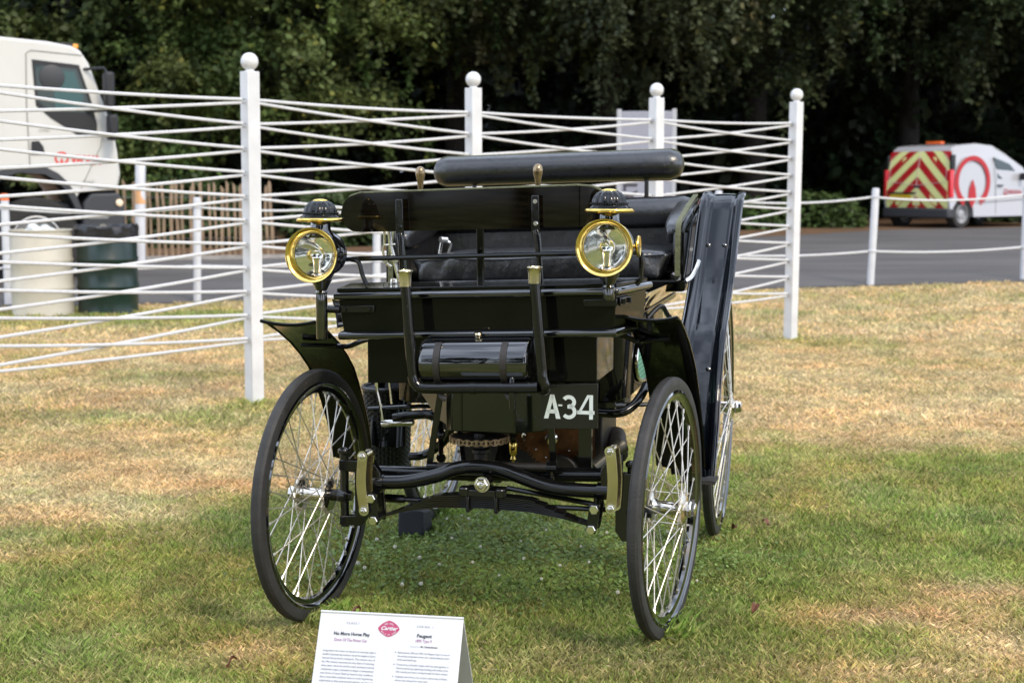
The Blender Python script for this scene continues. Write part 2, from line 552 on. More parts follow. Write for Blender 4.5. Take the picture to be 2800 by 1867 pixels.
# grass blades: one real mesh of tapered blades
FEET = [(-1.63, 8.91), (-.275, 10.25), (1.14, 11.35), (2.46, 12.5), (-.63, 4.50), (-.60, 4.44), (.475, 4.30), (.49, 4.34), (.82, 5.60), (.84, 5.66), (-.27, 5.88),
        (-.36, 5.53), (-4.96, 14.75), (-4.33, 14.95)]
def blades(n, x0, x1, y0, y1, h, w, clip, at=None):
    if at is not None:
        x, y = at
    else:
        x = rng.uniform(x0, x1, n); y = rng.uniform(y0, y1, n)
    k = clip(x, y); x = x[k]; y = y[k]; n = len(x)
    d = dryness(x, y)
    clump = fbm(x*9, y*9, 2)
    hh = h*rng.uniform(0.55, 1.35, n)*(0.55+0.9*clump)*(1-0.25*d)
    ww = w*rng.uniform(0.7, 1.3, n)
    a = rng.uniform(0, 2*PI, n); b = rng.uniform(0, 2*PI, n)
    lean = rng.uniform(0.3, 1.3, n)*hh*(0.8+0.6*d)
    z = zf(x, y)
    dx = np.cos(a)*ww/2; dy = np.sin(a)*ww/2
    bx = np.cos(b)*lean; by = np.sin(b)*lean
    V = np.empty((n, 4, 3))
    V[:, 0] = np.stack([x-dx, y-dy, z-0.004], -1)
    V[:, 1] = np.stack([x+dx, y+dy, z-0.004], -1)
    straw = rng.random(n) < 0.05+0.10*d
    hh = np.where(straw, hh*.55, hh); bx = np.where(straw, bx*2.2, bx); by = np.where(straw, by*2.2, by)
    V[:, 2] = np.stack([x+dx*.7+bx*.4, y+dy*.7+by*.4, z+hh*.62], -1)
    V[:, 3] = np.stack([x+bx, y+by, z+hh], -1)
    tone = rng.uniform(0.5, 1.55, n)*(.66+.72*fbm(x*5+4, y*4, 3))
    c = grass_color(d, rng.random(n))*tone[:, None]
    hue = (fbm(x*3.1-7, y*3.1)-.5)[:, None]*np.array([.35, -.05, -.25])
    c = c*(1+hue)
    c = np.where(straw[:, None], np.array([.66, .52, .33])*rng.uniform(.6, 1.1, n)[:, None], c)
    return V.reshape(-1, 3), np.repeat(c, 4, 0), n
def in_view(m=0.25):
    def f(x, y):
        return (np.abs(x) < y*0.365+m) & (y < road_near(x)-0.04+(fbm(x*1.7, x*.3+2)-.5)*.5)
    return f
vs = []; cs = []; tot = 0
for n, y0, y1, h, w in ((210000, 3.3, 5.2, 0.024, 0.0040), (220000, 5.2, 8.0, 0.025, 0.0055), (180000, 8.0, 12.5, 0.030, 0.008),
                        (90000, 12.5, 18.6, 0.040, 0.014)):
    V, C, k = blades(n, -y1*0.37-0.3, y1*0.37+0.3, y0, y1, h, w, in_view())
    vs.append(V); cs.append(C); tot += k
# the lawn goes on, coarser, to both sides of the frame
def beside(x, y):
    return (np.abs(x) >= y*0.365+.25) & (y < road_near(x)-0.04)
for n, y0, y1, h, w in ((60000, 2.2, 6.0, 0.027, 0.0105), (80000, 6.0, 12.0, 0.034, 0.017), (45000, 12.0, 18.6, 0.042, 0.024)):
    V, C, k = blades(n, -y1*.37-2.6, y1*.37+2.6, y0, y1, h, w, beside)
    vs.append(V); cs.append(C); tot += k
# longer uncut tufts at the feet of posts, wheels and board
for (px, py, pr_, k) in [(x_, y_,   .10, 260) for x_, y_ in FEET]:
    a_ = rng.uniform(0, 2*PI, k); q_ = pr_*rng.uniform(.35, 1, k)
    V, C, kk = blades(k, 0, 1, 0, 1, .040, .0046+.0004*py, lambda x, y: np.ones(len(x), bool), (px+q_*np.cos(a_), py+q_*np.sin(a_)))
    vs.append(V); cs.append(C*np.array([.85, 1.0, .8])); tot += kk
V = np.concatenate(vs); C = np.concatenate(cs)
base = np.arange(tot)[:, None]*4
T = np.concatenate([base+np.array([[0, 1, 2]]), base+np.array([[0, 2, 3]])], 0)
go = bpy.data.objects.new('grass', np_mesh('grass', V, T, M_BLADE, C))
COL.objects.link(go); tag(go, 'short mown grass, part green and part scorched tan', 'grass', kind='stuff')

# ------------------------------------------------------------------ rope fence
fence = empty('rope_fence', (-1.63, 8.91, 0), 0,
              'tall white fence of ball-topped posts laced with zigzag white rope behind the car', 'fence')
FP = [(-2.86, 7.30), (-1.63, 8.91), (-0.275, 10.25), (1.14, 11.35), (2.46, 12.5)]
FTOP = [2.08, 2.075, 2.06, 2.055, 2.085]     # post shaft tops (ball above)
FZ = [0, 0, 0, 0, 0]
HOLES = [[1.893 - .148*i for i in range(11)] for _ in range(5)]
HOLES[3] = [z - 0.02 for z in HOLES[3]]
HOLES[2] = [z - 0.015 for z in HOLES[2]]
f0 = Vector((-1.63, 8.91, 0))
hook_me = MB().tube([(0.016*math.cos(a), 0, 0.012*math.sin(a)) for a in np.linspace(0, 2*PI, 9)[:-1]], 0.0035, 5, closed=True).mesh('hook', M_STEEL)
dirs = []
for i in range(5):
    a = Vector(FP[max(i-1, 0)]); b = Vector(FP[min(i+1, 4)])
    dirs.append(Vector((b-a)).normalized() if 0 < i < 4 else (Vector(FP[1])-Vector(FP[0])).normalized() if i == 0 else (Vector(FP[4])-Vector(FP[3])).normalized())
POSTW = 0.088
post_dir = Vector((0.755, 0.656))
for i, (x, y) in enumerate(FP):
    ang = math.atan2(post_dir.y, post_dir.x) + (0.05 if i == 1 else 0)
    R = Matrix.Rotation(ang, 3, 'Z')
    m = MB().box((0, 0, FTOP[i]/2 - 0.05), (POSTW, POSTW, FTOP[i] + 0.1))
    p = m.build('post', M_WHITE, fence, bevel=0.004)
    p.location = (x-f0.x, y-f0.y, 0)
    lean = {1: (0.0, 0.006), 4: (0.006, 0)}.get(i, (0, 0))
    p.rotation_euler = (lean[0], lean[1], ang)
    fb = MB().lathe([(0.030, -0.004), (0.026, 0.012)] + [(0.0545*math.sin(t), 0.060-0.0545*math.cos(t)) for t in np.linspace(0.43, PI, 14)], (0, 0, FTOP[i]), n=28)
    fb.build('finial', M_WHITE, p)
    for z in HOLES[i]:
        for s in (-1, 1):
            inst(hook_me, 'hook', p, (s*(POSTW/2+0.008), -0.004, z))

def rope(p, q, sag, r, parent, org, n=9, m=M_ROPE, sides=6):
    pts = []
    for k in range(n):
        t = k/(n-1)
        c = p.lerp(q, t)
        pts.append((c.x-org.x, c.y-org.y, c.z-org.z - sag*4*t*(1-t)))
    return MB().tube(pts, r, sides).build('rope', m, parent)
for i in range(4):
    a = Vector((*FP[i], 0)); b = Vector((*FP[i+1], 0))
    d = (b-a).normalized()*(POSTW/2+0.012)
    n = 11
    segs = [(0, 0, 1, 1), (n-1, n-1, -1, -1)]
    for k in range(n-1):
        segs.append((k, k+1, -1, 1))      # falling
        segs.append((k+1, k, 1, -1))      # rising
    for (h, l, e0, e1) in segs:
        z0 = HOLES[i][h] + 0.010*(1 if e0 > 0 else -1)
        z1 = HOLES[i+1][l] + 0.010*(1 if e1 > 0 else -1)
        off = Vector((-d.y, d.x, 0)).normalized()*(0.006 if h > l else -0.006 if h < l else 0)
        rope(Vector((a.x+d.x, a.y+d.y, z0))+off, Vector((b.x-d.x, b.y-d.y, z1))+off, 0.008+0.006*random.random(), 0.0098, fence, f0)

# ------------------------------------------------------------------ low roadside rope barrier
barrier = empty('rope_barrier', (-3.63, 16.35, 0), 0, 'low white rope barrier on short stakes along the near edge of the road', 'rope barrier')
b0 = Vector((-3.63, 16.35, 0))
SX = [(-8.1, 15.55, 0), (-5.71, 16.08, .01), (-3.63, 16.35, .02), (-1.6, 16.75, .05), (0.5, 17.1, .07), (2.50, 17.42, .09), (4.47, 17.71, .12), (6.56, 18.22, .15), (8.9, 18.9, .18)]
for i, (x, y, z) in enumerate(SX):
    h = 1.20
    m = MB().lathe([(0.044, -0.1), (0.046, h*0.5), (0.046, h-0.03), (0.042, h-0.008), (0.03, h)], (0, 0, 0), n=16)
    for zz in (0.42, 1.09):
        m.tube([(0.049*math.cos(a), 0.049*math.sin(a), zz) for a in np.linspace(0, 2*PI, 17)[:-1]], 0.009, 5, closed=True)
    p = m.build('stake', M_WSTK, barrier)
    p.location = (x-b0.x, y-b0.y, z-b0.z)
    p.rotation_euler = (0, random.uniform(-.015, .02) + (0.035 if i == 6 else 0.02 if i == 2 else 0), 0)
    if i == 1:
        MB().lathe([(0.049, 0), (0.05, 0.05), (0.035, 0.075)], (0, 0, h-0.02), n=16).build('reflector_cap', mat('orange_cap', (0.8, 0.16, 0.03), 0.4), p)
for i in range(len(SX)-1):
    for zz, sg in ((1.09, 0.06), (0.42, 0.035)):
        a = Vector(SX[i]); b = Vector(SX[i+1])
        a.z += zz; b.z += zz
        rope(a, b, sg, 0.013, barrier, b0, 13)
o = empty('leaning_post', (-5.58, 21.35, 0.19), 0, 'single white post standing by the far kerb before the paling fence', 'post')
MB().lathe([(0.075, -0.1), (0.075, 1.46), (0.06, 1.48)], n=16).build('stake', M_WSTK, o).rotation_euler = (0, 0.03, 0)
M_ORB = mat('orange_band', (0.75, 0.42, 0.2), 0.5)
MB().lathe([(0.077, 0), (0.077, 0.22)], (0.026, 0, 0.88), n=16).build('band', M_ORB, o)

# ------------------------------------------------------------------ drums
def drum(name, x, y, body, label, liner):
    o = empty(name, (x, y, float(zf(x, y))), 0, label, 'drum')
    R = 0.318; H = 0.90
    prof = [(R*0.97, 0), (R, 0.012), (R*.985, 0.03)]
    for zz in (0.29, 0.58):
        prof += [(R*.985, zz-.03), (R*1.02, zz-.01), (R*1.02, zz+.01), (R*.985, zz+.03)]
    prof += [(R*.985, H-.02), (R*1.025, H-.012), (R*1.025, H), (R*.96, H), (R*.94, H-.25), (0.001, H-.25)]
    MB().lathe(prof, n=40).build('barrel', body, o)
    if liner:
        vs = []
        m = MB()
        n = 48
        prof2 = [(1.045, H-.12), (1.05, H-.05), (1.06, H+.02), (1.0, H+.035), (.9, H-.03), (.7, H-.1)]
        rows = []
        for r, h in prof2:
            rows.append([(R*r*math.cos(a)*(1+.012*random.uniform(-1, 1)), R*r*math.sin(a)*(1+.012*random.uniform(-1, 1)), h+random.uniform(-.022, .022)) for a in np.linspace(0, 2*PI, n+1)])
        for r in rows: r[-1] = r[0]
        m.sheet(rows, (0, 0, 0.003))
        m.build('bin_liner', mat('black_bin_liner', (0.012, 0.012, 0.014), 0.25, bump=0.5, bscale=25), o)
    else:
        m = MB()
        for k in range(7):
            c = (random.uniform(-.12, .12), random.uniform(-.12, .1), H-.04+random.uniform(-.02, .05))
            rr = random.uniform(.05, .085)
            m.lathe([(max(0.001, rr*math.sin(t)*random.uniform(.75, 1.15)), -rr*math.cos(t)) for t in np.linspace(0, PI, 8)], c, (random.uniform(-.5, .5), random.uniform(-.5, .5), 1), n=9)
        m.build('rubbish', mat('pale_rubbish', (0.55, 0.56, 0.54), 0.6, var=0.4, vscale=14, bump=.4, bscale=30), o)
    return o
drum('steel_drum', -4.96, 15.0, mat('cream_drum_paint', (0.50, 0.465, 0.39), 0.45, var=0.06, vscale=6, bump=.05, bscale=12),
     'cream painted drum full of rubbish left of the dark green drum', False)
drum('steel_drum', -4.33, 15.22, mat('green_drum_paint', (0.006, 0.021, 0.016), 0.28, var=0.2, vscale=6, bump=.05, bscale=12),
     'dark green drum with a black bin liner right of the cream drum', True)

# ------------------------------------------------------------------ paling fence
pal = empty('paling_fence', (-6.2, 22.5, 0.2), 0, 'rustic brown paling fence of split pickets beyond the road', 'fence')
M_PAL = mat('split_chestnut', (0.26, 0.185, 0.12), 0.8, var=0.3, vscale=5, bump=.3, bscale=40, stretch=(6, 6, 1))
pd = Vector((0.975, 0.224, 0))
NP = 25
for i in range(NP):
    s = i*0.1
    h = 1.20 + random.uniform(-.06, .06)
    w = random.uniform(.038, .058); t = random.uniform(.02, .03)
    a = [random.uniform(-.012, .012) for _ in range(4)]
    m = MB()
    zz = [0, .4, .8, h-.06, h]
    rows = []
    pv = []
    for j, z in enumerate(zz):
        ww = w*(1 if j < 4 else .35)
        ox = a[j % 4]*1.1
        pv.append([(-ww/2+ox, -t/2, z), (ww/2+ox, -t/2, z), (ww/2+ox, t/2, z), (-ww/2+ox, t/2, z)])
    vs_ = [p for r in pv for p in r]
    fs_ = [(3, 2, 1, 0), (16, 17, 18, 19)]
    for j in range(4):
        for k in range(4):
            l = (k+1) % 4
            fs_.append((j*4+k, j*4+l, (j+1)*4+l, (j+1)*4+k))
    m.add(vs_, fs_)
    p = m.build('picket', M_PAL, pal, smooth=False)
    p.location = pd*s + Vector((0, 0, -.02))
    p.rotation_euler = (random.uniform(-.02, .02), random.uniform(-.035, .035), math.atan2(pd.y, pd.x)+random.uniform(-.25, .25))
for z in (.3, .62, .95):
    q = MB().tube([tuple(pd*(k*.1)+Vector((0, -.02 if k % 2 else .02, z))) for k in range(-1, NP+1)], .004, 5)
    q.build('wire', M_STEEL, pal)

# ------------------------------------------------------------------ banner sign behind
bs = empty('banner_sign', (1.76, 23.6, 0.25), math.radians(-8), 'pale grey upright banner sign with sideways lettering beyond the road', 'sign')
M_BAN = mat('pale_board', (0.29, 0.29, 0.33), 0.55, var=.04)
M_BANW = mat('pale_board_edge', (0.42, 0.42, 0.43), 0.5)
MB().box((0.45, 0, 1.195), (0.90, 0.10, 2.19)).build('board', M_BAN, bs, bevel=.01)
for x in (0.0, 0.9):
    MB().box((x, 0, 1.205), (0.07, 0.12, 2.24)).build('edge_rail', M_BANW, bs, bevel=.008)
M_INK = mat('dark_ink', (0.05, 0.045, 0.055), 0.5)
Mt = Matrix.Translation((0.30, -0.053, 0.79)) @ Matrix(((0, -1, 0, 0), (0, 0, -1, 0), (1, 0, 0, 0), (0, 0, 0, 1)))
text_mesh([('AT', 0, 0, 0.31, 'LEFT')], M_INK, 'lettering', bs, Mt, bold=.03)
M_RED = mat('red_print', (0.52, 0.025, 0.03), 0.45)
mm = MB().lathe([(0.055, 0), (0.055, 0.004)], (0.62, -0.0505, 1.95), (0, -1, 0), n=16)
mm.build('red_dot', M_RED, bs)

# ------------------------------------------------------------------ lorry
M_LORRY = mat('cream_white_paint', (0.57, 0.56, 0.525), 0.3, coat=.3, var=.03, vscale=2)
M_PLAS = mat('grey_plastic', (0.035, 0.037, 0.042), 0.55)
M_BLKP = mat('black_plastic', (0.010, 0.010, 0.012), 0.5)
M_WIN = mat('cab_glass', (0.012, 0.030, 0.030), 0.05, coat=.3)
M_SEAT = mat('cab_lining', (0.05, 0.09, 0.09), 0.7)
M_AMB = mat('amber_lens', (0.85, 0.33, 0.05), 0.25)
lor = empty('refuse_lorry', (-5.99, 17.7, 0.13), math.radians(26), 'cream white lorry cab with red lettering on its door parked behind the drums', 'lorry')
W_ = 2.3
def side_prism(poly, y0, y1):
    return MB().prism(poly, (0, y0, 0), (1, 0, 0), (0, 0, 1), (0, y1-y0, 0))
cabp = [(-.50, .98), (-.50, 3.02), (-.26, 3.02), (.30, 2.985), (.58, 2.94), (.68, 2.89), (.78, 2.74), (.90, 2.39), (1.06, 1.91), (1.10, 1.66), (1.13, 1.37), (1.09, 1.16),
        (.62, 1.14), (.56, 1.00), (.47, 1.19), (.36, 1.33), (.22, 1.40), (-.10, 1.42), (-.32, 1.30), (-.44, .98)]
c_ = side_prism(cabp, 0, W_).build('cab', M_LORRY, lor, bevel=.05)
# window glass and surround stand 4 mm proud of the door skin
wp = [(.10, 2.76), (.66, 2.71), (.80, 2.26), (.86, 1.98), (.85, 1.83), (.61, 1.85), (.30, 2.05), (.13, 2.20)]
side_prism(wp, -.008, .004).build('window_surround', M_BLKP, lor)
wp2 = [(.13, 2.70), (.63, 2.66), (.76, 2.26), (.80, 2.12), (.30, 2.13), (.16, 2.24)]
w2 = side_prism(wp2, -.014, -.006).build('side_window', M_WIN, lor)
side_prism([(.34, 2.64), (.60, 2.62), (.70, 2.3), (.66, 2.15), (.36, 2.15)], -.0175, -.0135).build('reflection_patch', mat('teal_tint', (0.03, 0.085, 0.085), .15), w2)  # teal patch laid over the glass to stand for a reflection
MB().lathe([(0.001, 0), (.13, .004), (.15, .012), (.13, .02)], (.33, -.018, 2.55), (0, -1, 0), n=20).build('visor', M_PLAS, w2).scale = (1, 1, 1)
fr = MB()
fr.tube([(.035, -.004, 1.40), (.02, -.004, 2.2), (.035, -.004, 2.83), (.09, -.004, 2.87), (.70, -.004, 2.83)], .007, 5)
fr.tube([(.62, -.004, 1.15), (.90, -.004, 1.72), (.92, -.004, 1.86)], .005, 5)
fr.build('door_seam', mat('seam_grey', (.22, .22, .2), .6), lor)
side_prism([(.05, 1.60), (.06, 1.76), (.15, 1.77), (.20, 1.70), (.22, 1.60)], -.012, .01).build('door_handle', M_BLKP, lor)
arch = MB()
ap = [(.64, .93), (.58, 1.08), (.49, 1.25), (.37, 1.37), (.22, 1.45), (-.10, 1.47), (-.34, 1.40), (-.5, 1.2)]
arch.sheet([[(x, -.015, z), (x*.93+.0, -.015, z-.09)] for x, z in ap], (0, .5, 0))
arch.build('wheel_arch', M_PLAS, lor)
def road_wheel(parent, x, y, z, r, w, rimc, rimr, name='wheel'):
    wl = MB().lathe([(r*.60, -w/2), (r*.93, -w/2), (r, -w*.36), (r, w*.36), (r*.93, w/2), (r*.6, w/2)], (x, y, z), (0, 1, 0), n=36, ring=True).build(name, M_BLKT, parent)
    rr = MB().lathe([(rimr*1.06, -w/2-.01), (rimr*1.0, -w/2-.014), (rimr*.92, -w*.30), (rimr*.5, -w*.22), (rimr*.48, -w*.42), (rimr*.2, -w*.46), (0.001, -w*.46)], (x, y, z), (0, 1, 0), n=32, cap=False)
    rr.build('rim', rimc, wl)
    nn = MB()
    for k in range(8):
        a = 2*PI*k/8
        nn.lathe([(rimr*.07, 0), (rimr*.07, -.02)], (x+rimr*.68*math.cos(a), y-w*.27, z+rimr*.68*math.sin(a)), (0, 1, 0), n=6)
    nn.build('wheel_nuts', M_BLKP, wl)
    return wl
M_BLKT = mat('road_tyre', (0.020, 0.019, 0.018), 0.8, bump=.3, bscale=40, var=.2)
M_RIM = mat('dull_rim', (0.42, 0.42, 0.42), 0.45, metal=.6)
road_wheel(lor, .09, .19, .54, .54, .32, M_RIM, .29)
road_wheel(lor, .09, W_-.2, .54, .54, .32, M_RIM, .29)
side_prism([(.64, .50), (.66, 1.00), (.76, 1.12), (1.10, 1.13), (1.17, .98), (1.17, .55), (1.08, .42)], -.01, W_+.01).build('bumper', M_PLAS, lor, bevel=.03)
side_prism([(.72, .80), (.72, .90), (.96, .90), (.96, .80)], -.022, .0).build('step', mat('step_grey', (.2, .2, .2), .5), lor)
MB().lathe([(.05, 0), (.045, .02), (.02, .03)], (1.10, -.012, 1.0), (.45, -1, 0), n=16).build('headlight', mat('lamp_pale', (.9, .72, .5), .2), lor)
for (x0, z0, z1, d) in ((.93, 2.15, 2.62, .32), (.96, 1.78, 2.10, .25)):
    mr = MB().box((x0+.05, -.20, (z0+z1)/2), (.12, .22, z1-z0)).build('mirror', M_BLKP, lor, bevel=.03)
    MB().tube([(.72, -.0, z1+.04), (x0, -.2, z1+.05), (x0+.04, -.22, z1-.03)], .018, 6).build('mirror_arm', M_BLKP, mr)
MB().box((.52, .3, 2.97), (.22, .2, .05)).build('roof_lamp_base', M_BLKP, lor, bevel=.01)
MB().box((.66, .28, 2.955), (.07, .16, .06)).build('marker_light', M_AMB, lor, bevel=.015)
RL = mat('pale_red_print', (0.60, 0.06, 0.05), 0.5)
Mside = Matrix.Translation((0, -.001, 0)) @ Matrix(((1, 0, 0, 0), (0, 0, -1, 0), (0, 1, 0, 0), (0, 0, 0, 1)))
text_mesh([('VEOLIA', .53, 1.485, .155, 'LEFT', .37)], RL, 'door_lettering', lor, Mside, bold=.05, lift=.004)
text_mesh([('DAF', .66, 1.245, .06, 'LEFT', .14), ('CF400', .15, 1.88, .05, 'LEFT', .13)], mat('grey_badge', (.35, .34, .3), .4), 'badge_lettering', lor, Mside, bold=.01, lift=.004)
def ring_logo(cx, cz, r, y, mtl, parent, name, k=.30):
    m = MB()
    N = 40
    a0, a1 = math.radians(-62), math.radians(242)
    o1 = [(cx+r*math.cos(a), cz+r*math.sin(a)) for a in np.linspace(a0, a1, N)]
    i1 = [(cx+r*(1-k)*math.cos(a), cz+.04*r+r*(1-k)*math.sin(a)) for a in np.linspace(a0, a1, N)]
    vs_ = [(a, y, b) for a, b in o1] + [(a, y, b) for a, b in i1]
    m.add(vs_, [(i, i+1, N+i+1, N+i) for i in range(N-1)])
    dp = [(cx-.17*r, cz-.22*r), (cx, cz+.12*r), (cx+.17*r, cz-.22*r), (cx+.24*r, cz-.62*r), (cx, cz-.98*r), (cx-.24*r, cz-.62*r)]
    m.add([(a, y, b) for a, b in dp], [tuple(range(6))])
    return m.build(name, mtl, parent, smooth=False)
ring_logo(.415, 1.555, .085, -.005, RL, lor, 'ring_emblem')
# body box behind the cab
MB().box((-1.9, W_/2, 1.95), (2.5, W_-.06, 2.1)).build('refuse_body', mat('body_grey', (.30, .28, .24), .6, var=.15, vscale=3), lor, bevel=.04)
MB().box((-1.2, W_/2, .75), (3.6, .9, .3)).build('chassis', M_BLKP, lor)
side_prism([(-1.9, .45), (-1.9, .95), (-.75, .95), (-.75, .45)], .05, .5).build('fuel_tank', M_PLAS, lor, bevel=.04)
road_wheel(lor, -2.6, .2, .54, .54, .4, M_RIM, .29)

# ------------------------------------------------------------------ van
M_VAN = mat('van_white', (0.40, 0.40, 0.42), 0.22, coat=.5)
M_YEL = mat('pale_yellow_print', (0.72, 0.74, 0.30), 0.45)
M_DRED = mat('deep_red_print', (0.42, 0.006, 0.010), 0.4)
van = empty('service_van', (9.40, 30.55, 0.39), math.radians(36), 'small white van with red and yellow chevrons on its back doors', 'van')
VW = 1.74
vp = [(-.02, .30), (-.08, .60), (-.06, 1.0), (.0, 1.45), (.07, 1.70), (.2, 1.77), (.9, 1.83), (1.5, 1.79), (2.0, 1.62), (2.5, 1.33), (2.75, 1.12), (3.3, 1.02), (3.75, .88),
      (3.92, .62), (3.92, .30), (3.42, .25), (3.40, .45), (3.22, .60), (3.0, .62), (2.8, .50), (2.73, .25), (.78, .25), (.74, .45), (.58, .62), (.38, .66), (.18, .6), (.03, .42)]
bd = MB()
N = len(vp)
lay = []
for t, ins in ((0, .0), (.02, 0)):
    pass
ys = [0, .12, VW/2, VW-.12, VW]
vs_ = []
for j, yy in enumerate(ys):
    for (x, z) in vp:
        tz = max(0, (z-.95))/.9          # tumblehome
        edge = 0.12*tz*tz
        y2 = yy + (edge if j == 0 else -edge if j == 4 else 0)
        drop = .05 if (j in (0, 4) and z > 1.5) else 0
        vs_.append((x, y2, z-drop))
fs_ = [tuple(range(N)), tuple(4*N+i for i in reversed(range(N)))]
for j in range(4):
    for i in range(N):
        k = (i+1) % N
        fs_.append((j*N+i, (j+1)*N+i, (j+1)*N+k, j*N+k))
bd.add(vs_, fs_)
bd.build('body', M_VAN, van, angle=50)
# rear doors: yellow panel with red chevron strips, each proud of the last
def rear_x(z):
    return float(np.interp(z, [.30, .60, 1.0, 1.45, 1.70], [-.02, -.08, -.06, 0, .07]))
def rear_poly(poly, off, mtl, name, parent):
    m = MB()
    m.add([(rear_x(z)-off, y, z) for y, z in poly], [tuple(range(len(poly)))])
    return m.build(name, mtl, parent, smooth=False)
rd = MB()
zs = np.linspace(.42, 1.66, 9)
rd.sheet([[(rear_x(z)-.006, .05+.12*max(0, z-.95)**2, z), (rear_x(z)-.006, VW-.05-.12*max(0, z-.95)**2, z)] for z in zs], (-.006, 0, 0))
rdo = rd.build('rear_doors', M_YEL, van)
lo, hi = .42, 1.66
yc = VW/2
for k in range(-3, 4):
    for sgn in (-1, 1):
        m = MB()
        zt = 1.12 + k*.42        # apex height
        pts = []
        nseg = 14
        top = []; bot = []
        for q in range(nseg+1):
            y = q/nseg*(VW/2-.06)
            z1 = zt - y*.92; z2 = z1-.21
            lim = VW/2-.05-.12*max(0, z1-.95)**2
            z1c = min(max(z1, lo), hi); z2c = min(max(z2, lo), hi)
            top.append((y, z1c)); bot.append((y, z2c))
        vs_ = [(rear_x(z)-.0155, yc+sgn*y, z) for y, z in top] + [(rear_x(z)-.0155, yc+sgn*y, z) for y, z in bot]
        n2 = nseg+1
        fs_ = []
        for q in range(nseg):
            if abs(top[q][1]-bot[q][1]) > .003 or abs(top[q+1][1]-bot[q+1][1]) > .003:
                fs_.append((q, q+1, n2+q+1, n2+q))
        if fs_:
            m.add(vs_, fs_)
            m.build('chevron_strip', M_DRED, rdo, smooth=False)
ln = MB()
ln.tube([(rear_x(z)-.018, yc, z) for z in zs], .006, 5)
ln.tube([(rear_x(.98)-.018, .15, 1.0), (rear_x(.93)-.018, yc, .93), (rear_x(.98)-.018, VW-.15, 1.0)], .005, 5)
for s in (.12, VW-.12):
    ln.tube([(rear_x(z)-.018, s+(.10 if z > 1.5 else 0)*(1 if s < 1 else -1), z) for z in (1.0, 1.3, 1.5, 1.6)], .005, 5)
ln.build('door_lines', mat('pale_line', (.6, .5, .5), .5), rdo)
MB().box((rear_x(.66)-.02, yc+.42, .66), (.02, .56, .13)).build('number_plate', mat('yellow_plate', (.62, .42, .02), .4), van)
MB().box((rear_x(.78)-.03, yc+.38, .76), (.03, .74, .035)).build('plate_trim', M_BLKP, van)
MB().box((rear_x(1.0)-.02, yc-.02, .90), (.02, .16, .05)).build('door_handle', M_PLAS, van)
MB().box((.0, VW/2, .33), (.26, VW+.02, .22)).build('bumper', M_PLAS, van, bevel=.04)
M_TAIL = mat('tail_lamp_red', (0.62, 0.012, 0.02), 0.15, coat=.4)
for yy in (.02, VW-.02):
    MB().box((-.02, yy, .96), (.13, .09, .60)).build('tail_lamp', M_TAIL, van, bevel=.02)
    MB().box((.03, yy+(.012 if yy < 1 else -.012), 1.40), (.13, .075, .36)).build('pillar_trim', M_BLKP, van, bevel=.02)
side_prism([(1.47, 1.53), (2.02, 1.40), (2.36, 1.16), (2.36, 1.05), (1.62, 1.05)], .02, .11).build('side_window', M_WIN, van)
ring_logo(.70, 1.08, .62, -.006, M_DRED, van, 'ring_emblem', .22).scale = (1, 1, .92)
text_mesh([('VEOLIA', 1.98, .74, .12, 'LEFT', .50)], M_DRED, 'door_lettering', van, Mside, bold=.02, lift=.006)
ring_logo(1.89, .775, .075, -.006, M_DRED, van, 'small_emblem')
sl = MB()
sl.tube([(1.42, -.002, 1.55), (1.52, -.002, 1.0), (1.55, -.002, .3)], .006, 5)
sl.tube([(.85, -.002, .55), (2.6, -.002, .62)], .012, 5)
sl.build('door_seam', mat('seam_dark', (.2, .2, .2), .5), van)
MB().box((1.68, -.01, .92), (.16, .03, .04)).build('side_handle', M_PLAS, van)
MB().box((2.42, -.09, 1.12), (.10, .18, .16)).build('mirror', M_BLKP, van, bevel=.03)
road_wheel(van, .38, .12, .31, .31, .2, M_RIM, .19)
road_wheel(van, .38, VW-.12, .31, .31, .2, M_RIM, .19)
road_wheel(van, 3.1, .12, .31, .31, .2, M_RIM, .19)
road_wheel(van, 3.1, VW-.12, .31, .31, .2, M_RIM, .19)
MB().box((.35, VW/2-.12, 1.845), (.14, .42, .06)).build('beacon_bar', mat('beacon_orange', (.75, .12, .02), .25), van, bevel=.025)

# ------------------------------------------------------------------ trees
M_LEAF = mat('leaf', (0.06, 0.09, 0.02), 0.55, attr='tint', spec=.3, trans=.3)
M_BARK = mat('bark', (0.018, 0.015, 0.012), 0.9, bump=.6, bscale=14, var=.4, vscale=6, stretch=(3, 3, .7))
def leaf_mesh(name, P, size, tint, up=True):
    n = len(P)
    a = rng.uniform(0, 2*PI, n)
    el = rng.uniform(-1.15, .15, n)
    L = np.stack([np.cos(a)*np.cos(el), np.sin(a)*np.cos(el), np.sin(el)], -1)
    r = rng.normal(size=(n, 3))*.45 + (np.array([0, -.35, 1.0]) if up else np.array([0, -1.0, .3]))
    Wd = np.cross(L, r); Wd /= np.linalg.norm(Wd, axis=1)[:, None]+1e-9
    s = size*rng.uniform(.55, 1.4, n)
    l = L*s[:, None]; w = Wd*(s*.36)[:, None]
    V = np.empty((n, 4, 3))
    V[:, 0] = P; V[:, 1] = P+l*.5+w; V[:, 2] = P+l; V[:, 3] = P+l*.5-w
    F = np.arange(n*4).reshape(n, 4)
    return np_mesh(name, V.reshape(-1, 3), F, M_LEAF, np.repeat(tint, 4, 0))
